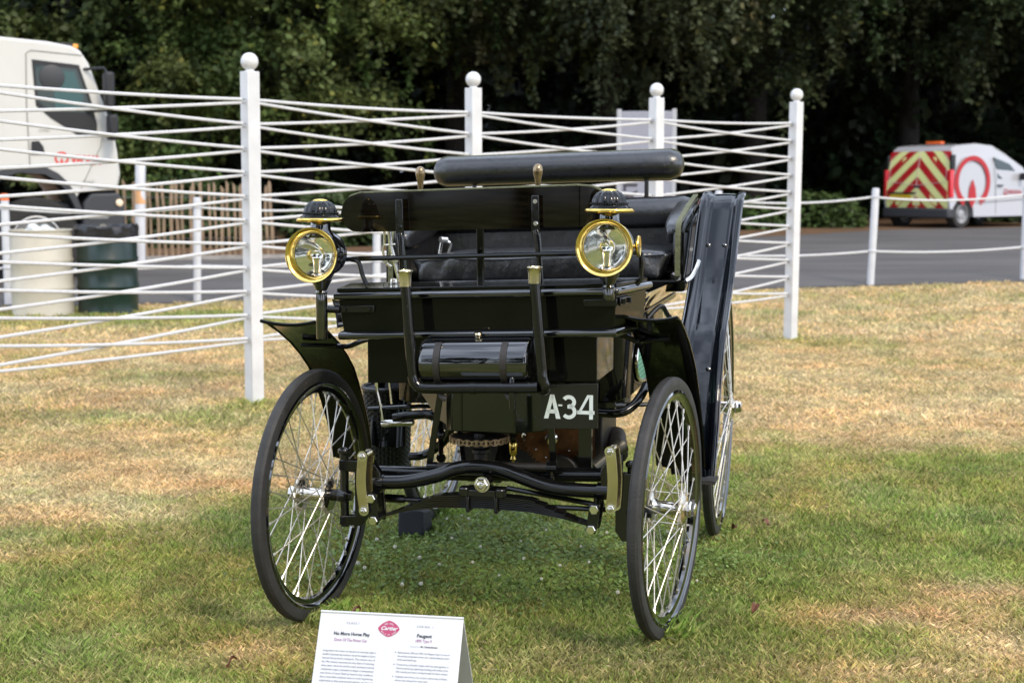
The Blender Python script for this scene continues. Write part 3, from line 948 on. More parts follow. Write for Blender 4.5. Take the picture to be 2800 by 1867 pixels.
def crown_points(cx, cz, rx, ry, rz, ncl, per, zmin, curtain, front=.0, csize=.55):
    """clusters on the shell of an ellipsoid, with hanging sprays below"""
    P = []; cl = []; cid = []; boughs = []; tid = []
    for _ in range(ncl//4):
        while True:
            v = rng.normal(size=3); v /= np.linalg.norm(v)
            if v[1] < .55 or rng.random() < .25: break
        rr = rng.uniform(.62, 1.05)
        c = np.array([cx+v[0]*rx*rr, v[1]*ry*rr, cz+v[2]*rz*rr])
        if c[2] < zmin: c[2] = zmin + rng.uniform(0, 1.6)
        boughs.append((c, v))
    for bi, (c0, v) in enumerate(boughs):
        out = np.array([v[0]+rng.normal()*.5, v[1]+rng.normal()*.3-.15, 0]); out /= np.linalg.norm(out)+1e-6
        for j in range(5):
            st = .42*csize/.55*(j-1)
            cl.append(c0+out*st+np.array([0, 0, .10*st-.16*st*st])+rng.normal(size=3)*.10)
            tid.append(bi)
    for ci, c in enumerate(cl):
        sz = csize*rng.uniform(.55, 1.0)*(.75 if ci % 5 == 4 else 1)
        k = int(per*.8*rng.uniform(.6, 1.4))
        q = rng.normal(size=(k, 3))*np.array([sz*.55, sz*.55, sz*.38])
        q[:, 2] -= .35*(q[:, 0]**2+q[:, 1]**2)/sz
        P.append(c+q); cid += [ci]*len(q)
        if rng.random() < curtain:
            m_ = int(per*.8)
            t = rng.random(m_)
            Ln = rng.uniform(.7, 1.9)
            off = rng.normal(size=(m_, 3))*.13*(1.2-t)[:, None]
            dr = rng.normal(size=2)*.25
            q = np.stack([dr[0]*t, dr[1]*t, -Ln*t], -1)+off
            P.append(c+q); cid += [ci]*len(q)
    return np.concatenate(P), cl, np.array(tid)[np.array(cid)]
def tree(name, x, y, label, cx, cz, rx, ry, rz, ncl, per, zmin, curtain, size, tint, trunk_r, lean=0.0, csize=.55, cat='tree', group=None):
    y += 3.0
    z0 = float(zf(x, y))
    t = empty(name, (x, y, z0), 0, label, cat, group)
    P, cl, cid = crown_points(cx, cz, rx, ry, rz, ncl, per, zmin, curtain, csize=csize)
    P = P - np.array([0, 3.0, 0]); cl = [c-np.array([0, 3.0, 0]) for c in cl]
    n = len(P)
    base = np.array(tint)
    ctone = rng.uniform(.55, 1.55, (len(cl), 1))*(1+rng.normal(0, .10, (len(cl), 3))*np.array([1, .4, .6]))
    tone = ctone[cid]*rng.uniform(.78, 1.25, n)[:, None]*(0.75+.5*fbm(P[:, 0]*.9+x, P[:, 2]*.9+y)[:, None])
    warm = rng.random(n)[:, None]
    C = base*tone
    C = np.where(warm > .96, C*np.array([1.6, 1.25, .9]), C)
    co = bpy.data.objects.new('crown', leaf_mesh('crown', P, size, C))
    COL.objects.link(co); co.parent = t
    m = MB()
    top = cz + rz*.4
    m.tube(smoothpath([(0, 0, -.1), (lean*.3, 0, top*.3), (lean, .1, top*.65), (lean*1.2, 0, top)], 4), [trunk_r*(1.25-0.9*i/12) for i in range(13)], 10)
    for c in cl[:130:5]:
        s = Vector((lean*.8, 0, max(zmin*.8, c[2]*.55+.4)))
        e = Vector(c)
        mid = s.lerp(e, .5)+Vector((0, 0, .35))
        m.tube(smoothpath([s, mid, e], 3), [trunk_r*.28*(1-.13*i) for i in range(7)], 5)
    m.build('trunk', M_BARK, t)
    return t
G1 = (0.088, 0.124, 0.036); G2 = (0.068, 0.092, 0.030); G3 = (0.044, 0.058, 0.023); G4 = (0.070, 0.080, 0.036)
wood = 'trees at the edge of the wood'
tree('beech_tree', -13.0, 30.0, 'leafy tree rising behind the lorry cab roof', 0, 7.5, 4.6, 3.2, 6.6, 420, 108, 1.6, .35, .138, G1, .26, .3, group=wood)
tree('beech_tree', -8.6, 30.6, 'bright green tree between the lorry and the tallest fence post', 0, 7.0, 3.4, 3.0, 6.5, 420, 108, .9, .35, .138, G1, .22, -.2, group=wood)
tree('beech_tree', -5.1, 31.4, 'bright green tree right of the tallest fence post', .2, 8.2, 3.2, 3.2, 6.2, 380, 108, 1.8, .4, .138, G1, .25, .4, group=wood)
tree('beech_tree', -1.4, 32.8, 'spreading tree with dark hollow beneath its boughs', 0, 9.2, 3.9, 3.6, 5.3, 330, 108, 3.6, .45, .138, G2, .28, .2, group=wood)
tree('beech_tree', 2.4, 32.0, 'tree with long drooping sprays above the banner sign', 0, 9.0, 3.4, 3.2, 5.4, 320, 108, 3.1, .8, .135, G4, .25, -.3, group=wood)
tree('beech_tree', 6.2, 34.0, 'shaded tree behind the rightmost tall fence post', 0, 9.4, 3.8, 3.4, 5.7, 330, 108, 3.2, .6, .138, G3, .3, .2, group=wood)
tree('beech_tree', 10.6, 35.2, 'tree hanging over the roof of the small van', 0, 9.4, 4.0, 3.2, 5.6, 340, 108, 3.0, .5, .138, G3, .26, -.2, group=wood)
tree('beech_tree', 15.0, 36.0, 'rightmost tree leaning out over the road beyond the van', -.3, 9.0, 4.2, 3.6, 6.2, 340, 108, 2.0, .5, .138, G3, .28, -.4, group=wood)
# second, darker rank that closes the wood
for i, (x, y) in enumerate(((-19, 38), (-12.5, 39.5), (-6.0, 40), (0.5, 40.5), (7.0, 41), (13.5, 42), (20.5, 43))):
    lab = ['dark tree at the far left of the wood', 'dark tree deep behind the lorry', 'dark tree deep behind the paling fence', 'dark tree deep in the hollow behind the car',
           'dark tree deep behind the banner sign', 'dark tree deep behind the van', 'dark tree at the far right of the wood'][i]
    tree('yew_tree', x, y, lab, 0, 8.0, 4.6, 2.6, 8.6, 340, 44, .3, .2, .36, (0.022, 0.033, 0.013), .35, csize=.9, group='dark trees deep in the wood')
# the far wood behind reads as one dark mass
n = 30000
P = np.stack([rng.uniform(-34, 36, n), 49+rng.normal(0, 1.2, n)+rng.uniform(0, 3, n), -.6+15.6*rng.random(n)**1.15], -1)
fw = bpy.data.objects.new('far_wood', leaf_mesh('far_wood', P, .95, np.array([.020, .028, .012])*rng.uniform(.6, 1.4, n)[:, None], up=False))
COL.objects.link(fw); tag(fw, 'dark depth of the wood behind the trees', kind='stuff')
# broad tree mirrored in the lamps; its unseen copies are added to darken reflections
t1 = tree('oak_tree', -3.4, -15.5, 'broad tree across the lawn mirrored in the brass lamps', 0, 6.6, 3.2, 3.4, 4.9, 170, 60, 1.8, .2, .42, (.05, .075, .02), .3, csize=.9, group='trees across the lawn')
for x, y, z, lab in ((3.6, -17, 2.0, 'added unseen tree across the lawn right of the broad tree, darkening reflections'), (9.5, -15, .6, 'added unseen tree across the lawn farthest right, darkening reflections'), (-10.5, -17, 4, 'added unseen tree across the lawn farthest left, darkening reflections')):
    r = t1.copy(); COL.objects.link(r); r.location = (x, y, 0); r.rotation_euler = (0, 0, z); r['label'] = lab
    for chd in t1.children:
        c = chd.copy(); COL.objects.link(c); c.parent = r
# low undergrowth
def shrub(x, y, rx, rz, n, tint, label):
    z0 = float(zf(x, y))
    s = empty('shrub', (x, y, z0), 0, label, 'shrub', 'undergrowth along the wood')
    v = rng.normal(size=(n, 3)); v /= np.linalg.norm(v, axis=1)[:, None]
    v *= rng.uniform(.5, 1.0, n)[:, None]
    lump = .75+.5*fbm(v[:, 0]*3+x, v[:, 2]*3)
    P = np.stack([v[:, 0]*rx*lump, v[:, 1]*.7*lump, np.abs(v[:, 2])*rz*lump+.03], -1)
    C = np.array(tint)*rng.uniform(.6, 1.4, n)[:, None]
    o = bpy.data.objects.new('foliage', leaf_mesh('foliage', P, .15, C)); COL.objects.link(o); o.parent = s
    m = MB()
    for k in range(6):
        a = random.uniform(0, 2*PI)
        m.tube([(0, 0, -.05), (.3*rx*math.cos(a), .2*math.sin(a), rz*.4), (.6*rx*math.cos(a), .4*math.sin(a), rz*.75)], [.02, .014, .006], 5)
    m.build('stem', M_BARK, s)
for (x, y, rx, rz, tint, lab) in ((4.5, 30.2, 1.2, .7, (.05, .085, .02), 'low green undergrowth between the fence end and the van'),
                                  (6.7, 31.6, 1.1, .8, (.05, .08, .02), 'low green undergrowth close behind the van rear'),
                                  (2.6, 29.3, 1.1, .6, (.045, .07, .02), 'low undergrowth right of the banner sign foot'),
                                  (13.2, 35.4, 2.0, 1.0, (.04, .06, .018), 'dark undergrowth behind the van bonnet'),
                                  (-3.3, 27.0, 1.0, 1.1, (.045, .07, .02), 'shrub at the right end of the paling fence'),
                                  (-6.2, 26.5, 1.8, 1.3, (.04, .065, .018), 'shrub behind the pickets of the paling fence')):
    shrub(x, y, rx, rz, 3800, tint, lab)

# ------------------------------------------------------------------ the veteran car
CARLOC = (-0.123, 4.406, 0.0)
car = empty('veteran_car', CARLOC, -math.radians(13.5),
            'black veteran open motor car with brass lamps and wire wheels on the lawn', 'car')
TL = 0.035            # the body leans a little on its springs
V3 = Vector
def rot_y_to(d):
    return V3((0, 0, 1)).rotation_difference(V3(d)).to_matrix()
def hexnut(m, c, axis, r, h, stud=True):
    m.lathe([(r*.96, 0), (r, h*.15), (r, h*.8), (r*.85, h)], c, axis, n=6)
    if stud:
        m.lathe([(r*.55, h), (r*.55, h*1.5), (r*.4, h*1.65)], c, axis, n=10)
def superell(c, s, e1=.3, e2=.3, nu=44, nv=20, wr=0.0, rot=None):
    vs_ = []; fs_ = []
    f = lambda t, e: math.copysign(abs(t)**e, t)
    for i in range(nv+1):
        v = -PI/2 + PI*i/nv
        for k in range(nu):
            u = 2*PI*k/nu
            p = V3((s[0]*f(math.cos(v), e1)*f(math.cos(u), e2), s[1]*f(math.cos(v), e1)*f(math.sin(u), e2), s[2]*f(math.sin(v), e1)))
            if wr:
                p *= 1 + wr*(math.sin(p.x*38+p.z*30)+.6*math.sin(p.x*71-p.z*44+1)+.5*math.sin(p.x*17+p.y*22))
            if rot is not None: p = rot @ p
            vs_.append((c[0]+p.x, c[1]+p.y, c[2]+p.z))
    for i in range(nv):
        for k in range(nu):
            l = (k+1) % nu
            fs_.append((i*nu+k, i*nu+l, (i+1)*nu+l, (i+1)*nu+k))
    return vs_, fs_

# ---- wheels: tyre and spokes are sub-parts of each wheel
def wire_wheel(c, r, steer, ns, nut_out, name='wheel', tw=.037):
    wl = MB().lathe([(r-.040, -.018), (r-.047, -.021), (r-.050, -.016), (r-.058, -.012), (r-.072, -.010), (r-.078, 0), (r-.072, .010), (r-.058, .012), (r-.050, .016), (r-.047, .021), (r-.040, .018)],
                    (0, 0, 0), (1, 0, 0), n=72, ring=True).build(name, M_PAINT_SKY, car)
    wl.location = c
    wl.rotation_euler = (0, 0, steer)
    h = tw/2
    MB().lathe([(r-.043, -h*.90), (r-.030, -h), (r-.010, -h*.97), (r-.0065, -h*.90), (r-.001, -h*.5), (r, 0), (r-.001, h*.5), (r-.0065, h*.90), (r-.010, h*.97), (r-.030, h), (r-.043, h*.90)],
               (0, 0, 0), (1, 0, 0), n=96, ring=True).build('tyre', M_RUBBER, wl, angle=30)
    hub = MB()
    F = .050
    for s in (-1, 1):
        hub.lathe([(.016, s*(F-.018)), (.020, s*(F-.010)), (.046, s*(F-.004)), (.050, s*F), (.050, s*(F+.004)), (.036, s*(F+.010)), (.022, s*(F+.014))], (0, 0, 0), (1, 0, 0), n=28)
    hub.lathe([(.027, -F+.008), (.021, -F+.022), (.021, F-.022), (.027, F-.008)], (0, 0, 0), (1, 0, 0), n=20)
    o_ = F+.014
    hub.lathe([(.024, nut_out*o_), (.026, nut_out*(o_+.008)), (.024, nut_out*(o_+.012)), (.0215, nut_out*(o_+.014)), (.0215, nut_out*(o_+.024)), (.017, nut_out*(o_+.027))], (0, 0, 0), (1, 0, 0), n=8)
    hub.build('hub', M_NICK, wl)
    rr = r-.076
    sp = None
    for k in range(ns):
        s = -1 if k % 2 else 1
        a = 2*PI*(k+.5)/ns
        off = (1 if (k//2) % 2 else -1)*math.radians(62)
        p0 = V3((s*F, .049*math.cos(a+off), .049*math.sin(a+off)))
        p1 = V3((s*.004, rr*math.cos(a), rr*math.sin(a)))
        d = (p1-p0); L = d.length; d.normalize()
        if sp is None:
            m = MB()
            m.tube([(0, 0, -.004), (0, 0, .016)], .0052, 6)
            m.tube([(0, 0, 0), (0, 0, L)], .0021, 5)
            m.tube([(0, 0, L-.014), (0, 0, L+.004)], .0044, 6)
            sp = m.mesh('spoke', M_SPOKE)
        inst(sp, 'spoke', wl, p0, rot_y_to(d))
    return wl
RF = .405; RR = .515
ST = math.radians(-4.0)
wheelFL = wire_wheel((-.520, -.026, RF-.006), RF, math.radians(-4.7), 40, -1)
wheelFR = wire_wheel((.608, .052, RF-.006), RF, math.radians(-7), 40, 1)
wheelRL = wire_wheel((-.535, 1.397, RR-.006), RR, 0, 48, -1)
wheelRR = wire_wheel((.640, 1.397, RR-.006), RR, 0, 48, 1)

# ---- front axle and spring
beam = MB()
bp_ = smoothpath([(-.345, -.04, .452), (-.313, -.04, .453), (-.212, -.04, .458), (-.111, -.04, .482), (-.045, -.04, .508), (.025, -.04, .519), (.100, -.04, .513), (.169, -.04, .491), (.252, -.04, .467), (.348, -.04, .460), (.436, -.04, .461), (.452, -.04, .462)], 5)
beam.tube(bp_, .0225, 16)
for x, z in ((-.300, .452), (.425, .461)):
    beam.tube([(x-.02, -.04, z), (x+.02, -.04, z)], .027, 16)
beam.build('axle_beam', M_IRON, car)
MB().tube([(-.36, .06, .462), (.05, .06, .475), (.445, .06, .492)], .0225, 16).build('frame_tube', M_IRON, car)
sp_ = MB()
sp0 = [(-.288, .347), (-.2, .374), (-.11, .391), (.049, .398), (.2, .394), (.30, .380), (.396, .358)]
xs_ = [p[0] for p in sp0]; zs_ = [p[1] for p in sp0]
for k in range(7):
    q = 1 - .085*k
    x0, x1 = .053-.341*q, .053+.343*q
    rows = []
    for t in np.linspace(0, 1, 15):
        x = x0+(x1-x0)*t
        z = float(np.interp(x, xs_, zs_)) + .0062*k*(1-min(1, abs(x-.053)/.345)**2.6)
        rows.append([(x, -.088, z), (x, -.034, z)])
    leaf_o = MB().sheet(rows, (0, 0, .0040)).build('spring_leaf', M_IRON, car, angle=30)
ends = MB()
ends.lathe([(.011, 0), (.011, .056)], (-.290, -.090, .346), (0, 1, 0), n=12)
ends.lathe([(.011, 0), (.011, .056)], (.398, -.090, .357), (0, 1, 0), n=12)
ends.build_each('spring_eye', M_IRON, car)
for x0, z0, x1, z1 in ((-.303, .413, -.296, .343), (.406, .417, .397, .354)):
    m = MB()
    for yy in (-.100, -.028):
        m.prism([(x0-.015, z0+.014), (x0-.017, z0), (x1-.016, z1), (x1-.012, z1-.014), (x1+.012, z1-.014), (x1+.016, z1), (x0+.017, z0), (x0+.015, z0+.014)], (0, yy, 0), (1, 0, 0), (0, 0, 1), (0, .012, 0))
    m.tube([(x0, -.04, z0+.06), (x0, -.04, z0)], .013, 8)
    sh = m.build('shackle', M_IRON, car, bevel=.002)
    n_ = MB()
    hexnut(n_, (x0, -.100, z0), (0, -1, 0), .0155, .012, False)
    hexnut(n_, (x1, -.100, z1), (0, -1, 0), .0155, .012, False)
    n_.build_each('hex_bolt', M_NICK, sh)
cl_ = MB()
cl_.box((.055, -.062, .446), (.125, .075, .022))
for x in (-.002, .112):
    cl_.lathe([(.019, 0), (.019, .026), (.012, .03)], (x, -.09, .436), (0, 0, 1), n=10)
for x in (.008, .098):
    cl_.box((x, -.095, .415), (.012, .010, .052)); cl_.box((x, -.062, .388), (.012, .07, .008))
cl_.box((.053, -.05, .465), (.04, .05, .03))
cl_.build('spring_clamp', M_IRON, car, bevel=.003)
cb = MB(); cb.lathe([(.022, 0), (.022, .06)], (.056, -.10, .476), (0, 1, 0), n=14); cb.build('pivot_boss', M_IRON, car)
nb = MB(); hexnut(nb, (.056, -.103, .476), (0, -1, 0), .0215, .014, True); nb.lathe([(.0245, 0), (.0245, .004)], (.056, -.099, .476), (0, -1, 0), n=20)
nb.build('pivot_nut', M_NICK, car)
# brass suspension links
for pts in ([(-.327, .549), (-.331, .505), (-.333, .465), (-.330, .42), (-.324, .376)], [(.455, .598), (.460, .555), (.463, .51), (.462, .468), (.459, .425)]):
    P = smoothpath([V3((a, 0, b)) for a, b in pts], 5)
    L_ = []; R_ = []
    for i, p in enumerate(P):
        t = (P[min(i+1, len(P)-1)]-P[max(i-1, 0)]).normalized()
        nrm = V3((t.z, 0, -t.x))
        L_.append((p-nrm*.0158)); R_.append((p+nrm*.0158))
    def cap(c, d, a0):
        return [c+V3((math.cos(a)*.0158, 0, math.sin(a)*.0158)) for a in np.linspace(a0, a0+d*PI, 9)[1:-1]]
    t0 = (P[1]-P[0]).normalized(); t1 = (P[-1]-P[-2]).normalized()
    out = L_ + R_[::-1]
    # rounded ends
    a_end = math.atan2((L_[-1]-P[-1]).z, (L_[-1]-P[-1]).x)
    a_st = math.atan2((R_[0]-P[0]).z, (R_[0]-P[0]).x)
    out = L_ + cap(P[-1], 1 if (V3((math.cos(a_end+PI/2), 0, math.sin(a_end+PI/2))).dot(t1) > 0) else -1, a_end) + R_[::-1] + \
        cap(P[0], 1 if (V3((math.cos(a_st+PI/2), 0, math.sin(a_st+PI/2))).dot(-t0) > 0) else -1, a_st)
    poly = [(p.x, p.z) for p in out]
    lk = MB().prism(poly, (0, -.112, 0), (1, 0, 0), (0, 0, 1), (0, .007, 0)).build('brass_link', M_BRASSP, car, bevel=.0015, angle=50)
    MB().prism(poly, (0.007, -.070, 0), (1, 0, 0), (0, 0, 1), (0, .008, 0)).build('rear_link', M_NICK, lk, angle=50)
    m = MB()
    for (x, z) in (pts[0], pts[-1]):
        m.lathe([(.0165, 0), (.0165, .003)], (x, -.112, z), (0, -1, 0), n=16)
        hexnut(m, (x, -.115, z), (0, -1, 0), .0115, .008, True)
        m.lathe([(.011, 0), (.011, .045)], (x, -.107, z), (0, 1, 0), n=10)
    m.build('link_bolt', M_NICK, lk)
    sgn = -1 if pts[0][0] < 0 else 1
    xm = pts[2][0]; zm = pts[2][1]
    k_ = MB()
    # plate joining the beam to the link, and the steering yoke
    k_.prism([(xm-sgn*.045, zm-.045), (xm-sgn*.005, zm-.075), (xm+sgn*.018, zm-.075), (xm+sgn*.02, zm+.07), (xm-sgn*.01, zm+.07), (xm-sgn*.045, zm+.02)], (0, -.058, 0), (1, 0, 0), (0, 0, 1), (0, .03, 0))
    hz = .403
    xk = -.415 if sgn < 0 else .510
    k_.prism([(xm, hz+.085), (xm+sgn*.02, hz+.118), (xk+sgn*.012, hz+.118), (xk+sgn*.012, hz+.085), (xm+sgn*.042, hz+.080), (xm+sgn*.042, hz-.06), (xk+sgn*.012, hz-.065), (xk+sgn*.012, hz-.092), (xm+sgn*.02, hz-.092), (xm, hz-.06)], (0, -.055, 0), (1, 0, 0), (0, 0, 1), (0, .032, 0))
    k_.lathe([(.014, -.10), (.014, .135), (.020, .138), (.020, .15), (.012, .155)], (xk, -.037, hz), (0, 0, 1), n=14)
    k_.lathe([(.022, 0), (.022, .03), (.019, .035), (.019, .075)], (xk-sgn*.012, -.037, hz), (sgn, 0, 0), n=14)
    k_.lathe([(.017, 0), (.017, .014)], (xk-sgn*.012, -.037, hz), (-sgn, 0, 0), n=6)
    k_.build('steering_knuckle', M_IRON, car, bevel=.002)
rods = MB()
rods.tube([(.111, .0, .446), (.42, .0, .405)], .0085, 8)
rods.tube([(-.33, .03, .386), (.05, .03, .384), (.52, .03, .388)], .0085, 8)
rods.tube([(-.30, .03, .386), (-.235, .03, .386)], .014, 8)
rods.build_each('tie_rod', M_IRON, car)
hs = MB(); hs.tube([(-.125, .0, .503), (.02, .0, .512), (.245, .0, .519)], .0135, 10); hs.build('rubber_hose', M_STRAP, car)
hc = MB()
for x, z in ((-.135, .502), (.252, .518)):
    hc.lathe([(.016, 0), (.016, .03)], (x-.012, 0, z), (1, 0, .03), n=10); hc.tube([(x, 0, z), (x, 0, z-.045)], .010, 8)
hc.build_each('hose_clamp', M_IRON, car)

# ---- gear case, chain wheel, gears
gb = MB()
pr = [(-.098, .10), (.112, .10), (.197, .17), (.197, .42), (-.125, .42), (-.125, .13)]
gb.prism(pr, (0, 0, .600), (1, 0, 0), (0, 1, 0), (0, 0, .17))
gb.build('gear_case', mat('dark_green_paint', (0.006, 0.0085, 0.005), 0.16, coat=.4, rvar=.06), car, bevel=.004)
rb = MB()
for x in (-.065, .112): rb.box((x, .098, .685), (.006, .006, .165))
for x in (.112,):
    for z in (.63, .67, .71): rb.lathe([(.005, 0), (.004, .004)], (x, .095, z), (0, -1, 0), n=8)
rb.build_each('case_rib', M_IRON, car)
MB().prism([(-.235, .70), (-.20, .775), (-.105, .775), (-.115, .61), (-.15, .60), (-.18, .62)], (0, .22, 0), (1, 0, 0), (0, 0, 1), (0, .004, 0)).build('tin_guard', mat('tan_tin', (.36, .27, .19), .35, metal=.6, var=.2, vscale=8), car)
cw = MB()
cw.lathe([(.012, -.004), (.088, -.005), (.088, .005), (.012, .004)], (-.010, .12, .578), (0, 0, 1), n=36)
cw.lathe([(.020, .004), (.020, .016), (.010, .02)], (-.010, .12, .578), (0, 0, 1), n=8)
cw.build('chain_wheel', M_DARK, car)
ch = MB()
for k in range(40):
    a = 2*PI*k/40
    c = (-.010+.094*math.cos(a), .12+.094*math.sin(a), .578)
    R = Matrix.Rotation(a, 3, 'Z')
    if k % 2:
        ch.box((c[0], c[1], .5865), (.006, .017, .004), R); ch.box((c[0], c[1], .5695), (.006, .017, .004), R)
        ch.box(c, (.009, .009, .016), R)
    else:
        ch.box((c[0], c[1], .583), (.006, .015, .004), R); ch.box((c[0], c[1], .573), (.006, .015, .004), R)
        ch.lathe([(.004, -.008), (.004, .008)], c, (0, 0, 1), n=6)
co_ = ch.build('roller_chain', mat('oily_chain', (.33, .24, .16), .35, metal=.9, var=.4, vscale=40), car); co_['kind'] = 'stuff'
MB().lathe([(.026, -.14), (.022, -.085), (.022, -.05), (.030, -.045), (.030, -.035), (.018, -.03), (.018, 0)], (-.005, .12, .578), (0, 0, 1), n=14).build('steering_column', M_DARK, car)
def gear(c, axis, r, th, nt, name, bolts=True):
    m = MB()
    poly = []
    for k in range(nt*4):
        a = 2*PI*k/(nt*4)
        rr = r if k % 4 in (0, 1) else r*.90
        poly.append((rr*math.cos(a), rr*math.sin(a)))
    ax = V3(axis); u = V3((0, 0, 1)); v = ax.cross(u)
    m.prism(poly, V3(c)-ax*th/2, v, u, ax*th)
    g_ = m.build(name, M_RUST, car, smooth=False)
    h_ = MB()
    h_.lathe([(.026, 0), (.024, .014), (.014, .018)], V3(c)-ax*th/2, -ax, n=6)
    for k in range(10):
        a = 2*PI*k/10
        p = V3(c)-ax*th/2+v*(r*.68*math.cos(a))+u*(r*.68*math.sin(a))
        h_.lathe([(.005, 0), (.003, .005)], p, -ax, n=8)
    h_.build_each('gear_bolt', M_DARK if not bolts else M_NICK, g_)
    return g_
gear((.163, .45, .530), (0, 1, 0), .105, .014, 40, 'gear_wheel')
gear((.075, .47, .53), (0, 1, 0), .06, .012, 26, 'gear_wheel')
gear((.265, .55, .56), (1, 0, 0), .115, .012, 40, 'gear_wheel')
gear((.300, .55, .56), (1, 0, 0), .130, .012, 44, 'gear_wheel')
MB().lathe([(.004, -.055), (.004, -.035), (.010, -.03), (.007, -.02), (.013, -.012), (.014, .022), (.011, .028), (.004, .034)], (.078, .22, .525), (0, 0, 1), n=14).build('oil_cup', M_BRASS, car)
st_ = MB()
st_.box((-.152, .10, .615), (.020, .008, .36), Matrix.Rotation(.16, 3, 'Y'))
st_.box((-.09, .16, .62), (.014, .008, .34), Matrix.Rotation(-.12, 3, 'Y'))
st_.box((.232, .10, .600), (.020, .010, .22), Matrix.Rotation(-.07, 3, 'Y'))
st_.box((.330, .16, .590), (.042, .020, .21))
st_.box((.03, .30, .50), (.05, .02, .14), Matrix.Rotation(.25, 3, 'Y'))
st_.build_each('support_strap', M_IRON, car)
mc = MB()
mc.box((.08, .62, .52), (.50, .30, .22)); mc.box((-.18, .60, .60), (.16, .2, .14)); mc.lathe([(.03, 0), (.036, .01), (.036, .20), (.03, .22)], (.38, .50, .47), (-.2, 1, .15), n=16)
mc.box((.36, .52, .66), (.10, .14, .10))
mc.lathe([(.06, 0), (.06, .03)], (.20, .42, .42), (0, -1, 0), n=20)
mc.lathe([(.035, 0), (.035, .12)], (-.10, .30, .43), (1, 0, 0), n=14)
mc.build_each('engine_block', M_DARK, car, bevel=.006)
MB().lathe([(.024, 0), (.025, .12), (.028, .125), (.028, .145), (.016, .15)], (.325, .32, .455), (.45, .55, .35), n=18).build('exhaust_pot', mat('grey_pot', (.09, .085, .07), .4, metal=.6, var=.3), car)

# ---- body tub, boxes
def bb(): return MB(TL)
bx = bb()
bx.hexa([(-.378, -.118, .937), (.462, -.118, .937), (.512, .15, .937), (-.430, .15, .937), (-.402, -.122, 1.086), (.474, -.122, 1.086), (.526, .15, 1.086), (-.456, .15, 1.086)])
fbx = bx.build('front_box', M_PAINT, car, bevel=.004)
ml = bb()
ml.tube([(-.456, .15, 1.062), (-.402, -.128, 1.062), (.478, -.128, 1.062), (.530, .15, 1.062)], .0125, 10)
ml.build('box_moulding', M_PAINT_SKY, fbx, angle=60)
m2 = bb()
m2.tube([(-.436, .15, .940), (-.388, -.130, .940), (.472, -.130, .940), (.520, .15, .940)], .0125, 10)
m2.build('box_moulding', M_PAINT_SKY, fbx, angle=60)
bk = bb()
bk.box((-.345, -.125, 1.022), (.135, .010, .022)); bk.box((.425, -.125, 1.030), (.10, .010, .022)); bk.box((.488, -.06, 1.030), (.008, .10, .024), Matrix.Rotation(-.185, 3, 'Z'))
bkb = bb()
for x in (-.372, -.292): bkb.lathe([(.009, 0), (.007, .008)], (x, -.130, 1.022), (0, -1, 0), n=6)
for y in (-.085, -.035): bkb.box((.494+.185*(y+.06), y, 1.030), (.008, .016, .016))
bkb.build_each('bracket_bolt', M_IRON, fbx)
bk.build_each('lamp_bracket', M_IRON, fbx, bevel=.002)
ub = bb()
ub.hexa([(-.317, -.080, .786), (.408, -.080, .786), (.408, .22, .786), (-.317, .22, .786), (-.317, -.080, .925), (.408, -.080, .930), (.408, .22, .930), (-.317, .22, .925)])
ub.build('under_box', M_PAINT, car, bevel=.004)
fl = bb()
fl.box((-.243, -.084, .857), (.144, .006, .140)); fl.box((.335, -.084, .861), (.146, .006, .142))
fl.build_each('box_flap', M_PAINT, car, bevel=.002)
et = bb()
pr = [(-.30, .30), (.36, .30), (.405, .34), (.43, .42), (.432, 1.25), (-.36, 1.25), (-.36, .36)]
et.prism(pr, (0, 0, .665), (1, 0, 0), (0, 1, 0), (0, 0, .27))
et.build('engine_casing', M_PAINT, car, bevel=.006, angle=50)
gp = bb()
el = [(.70+.20*math.cos(a), .775+.085*math.sin(a)) for a in np.linspace(0, 2*PI, 41)[:-1]]
gp.add([(.437, y, z) for y, z in el], [tuple(range(40))])
gmesh = bpy.data.materials.new('green_lattice'); gmesh.use_nodes = True
nt = gmesh.node_tree; bs_ = nt.nodes['Principled BSDF']
tc = nt.nodes.new('ShaderNodeTexCoord'); mp = nt.nodes.new('ShaderNodeMapping'); mp.inputs['Rotation'].default_value = (PI/4, 0, 0)
ck = nt.nodes.new('ShaderNodeTexChecker'); ck.inputs['Scale'].default_value = 90
ck.inputs['Color1'].default_value = (.03, .17, .11, 1); ck.inputs['Color2'].default_value = (.16, .42, .30, 1)
nt.links.new(tc.outputs['Object'], mp.inputs[0]); nt.links.new(mp.outputs[0], ck.inputs['Vector']); nt.links.new(ck.outputs[0], bs_.inputs['Base Color'])
gpo = gp.build('green_lattice', gmesh, car, smooth=False)
rg = bb(); rg.tube([(.440, y, z) for y, z in el], .006, 6, closed=True); rg.build('lattice_rim', M_NICK, gpo)
fp = bb()
fp.hexa([(-.45, .42, .925), (.46, .42, .925), (.46, 1.42, .925), (-.45, 1.42, .925), (-.45, .42, .942), (.46, .42, .942), (.46, 1.42, .942), (-.45, 1.42, .942)])
fp.build('floor', M_PAINT, car)
bsd = bb()
for s in (-1, 1):
    rows = []
    for y, wtop in ((.155, .522), (.35, .526), (.56, .532), (.74, .545), (.92, .56), (1.2, .56), (1.45, .55)):
        row = []
        for t in np.linspace(0, 1, 9):
            z = .938+.095*t
            xb = .455+.05*max(0, (.56-y)/.4)
            x = xb + (wtop-xb)*(t**1.7)
            row.append(((x if s > 0 else -x-.0), y, z))
        rows.append(row if s > 0 else row[::-1])
    bsd.sheet(rows, (-.006*s, 0, 0))
bsd.build_each('body_side', M_PAINT_SKY, car, angle=50)
sb = bb()
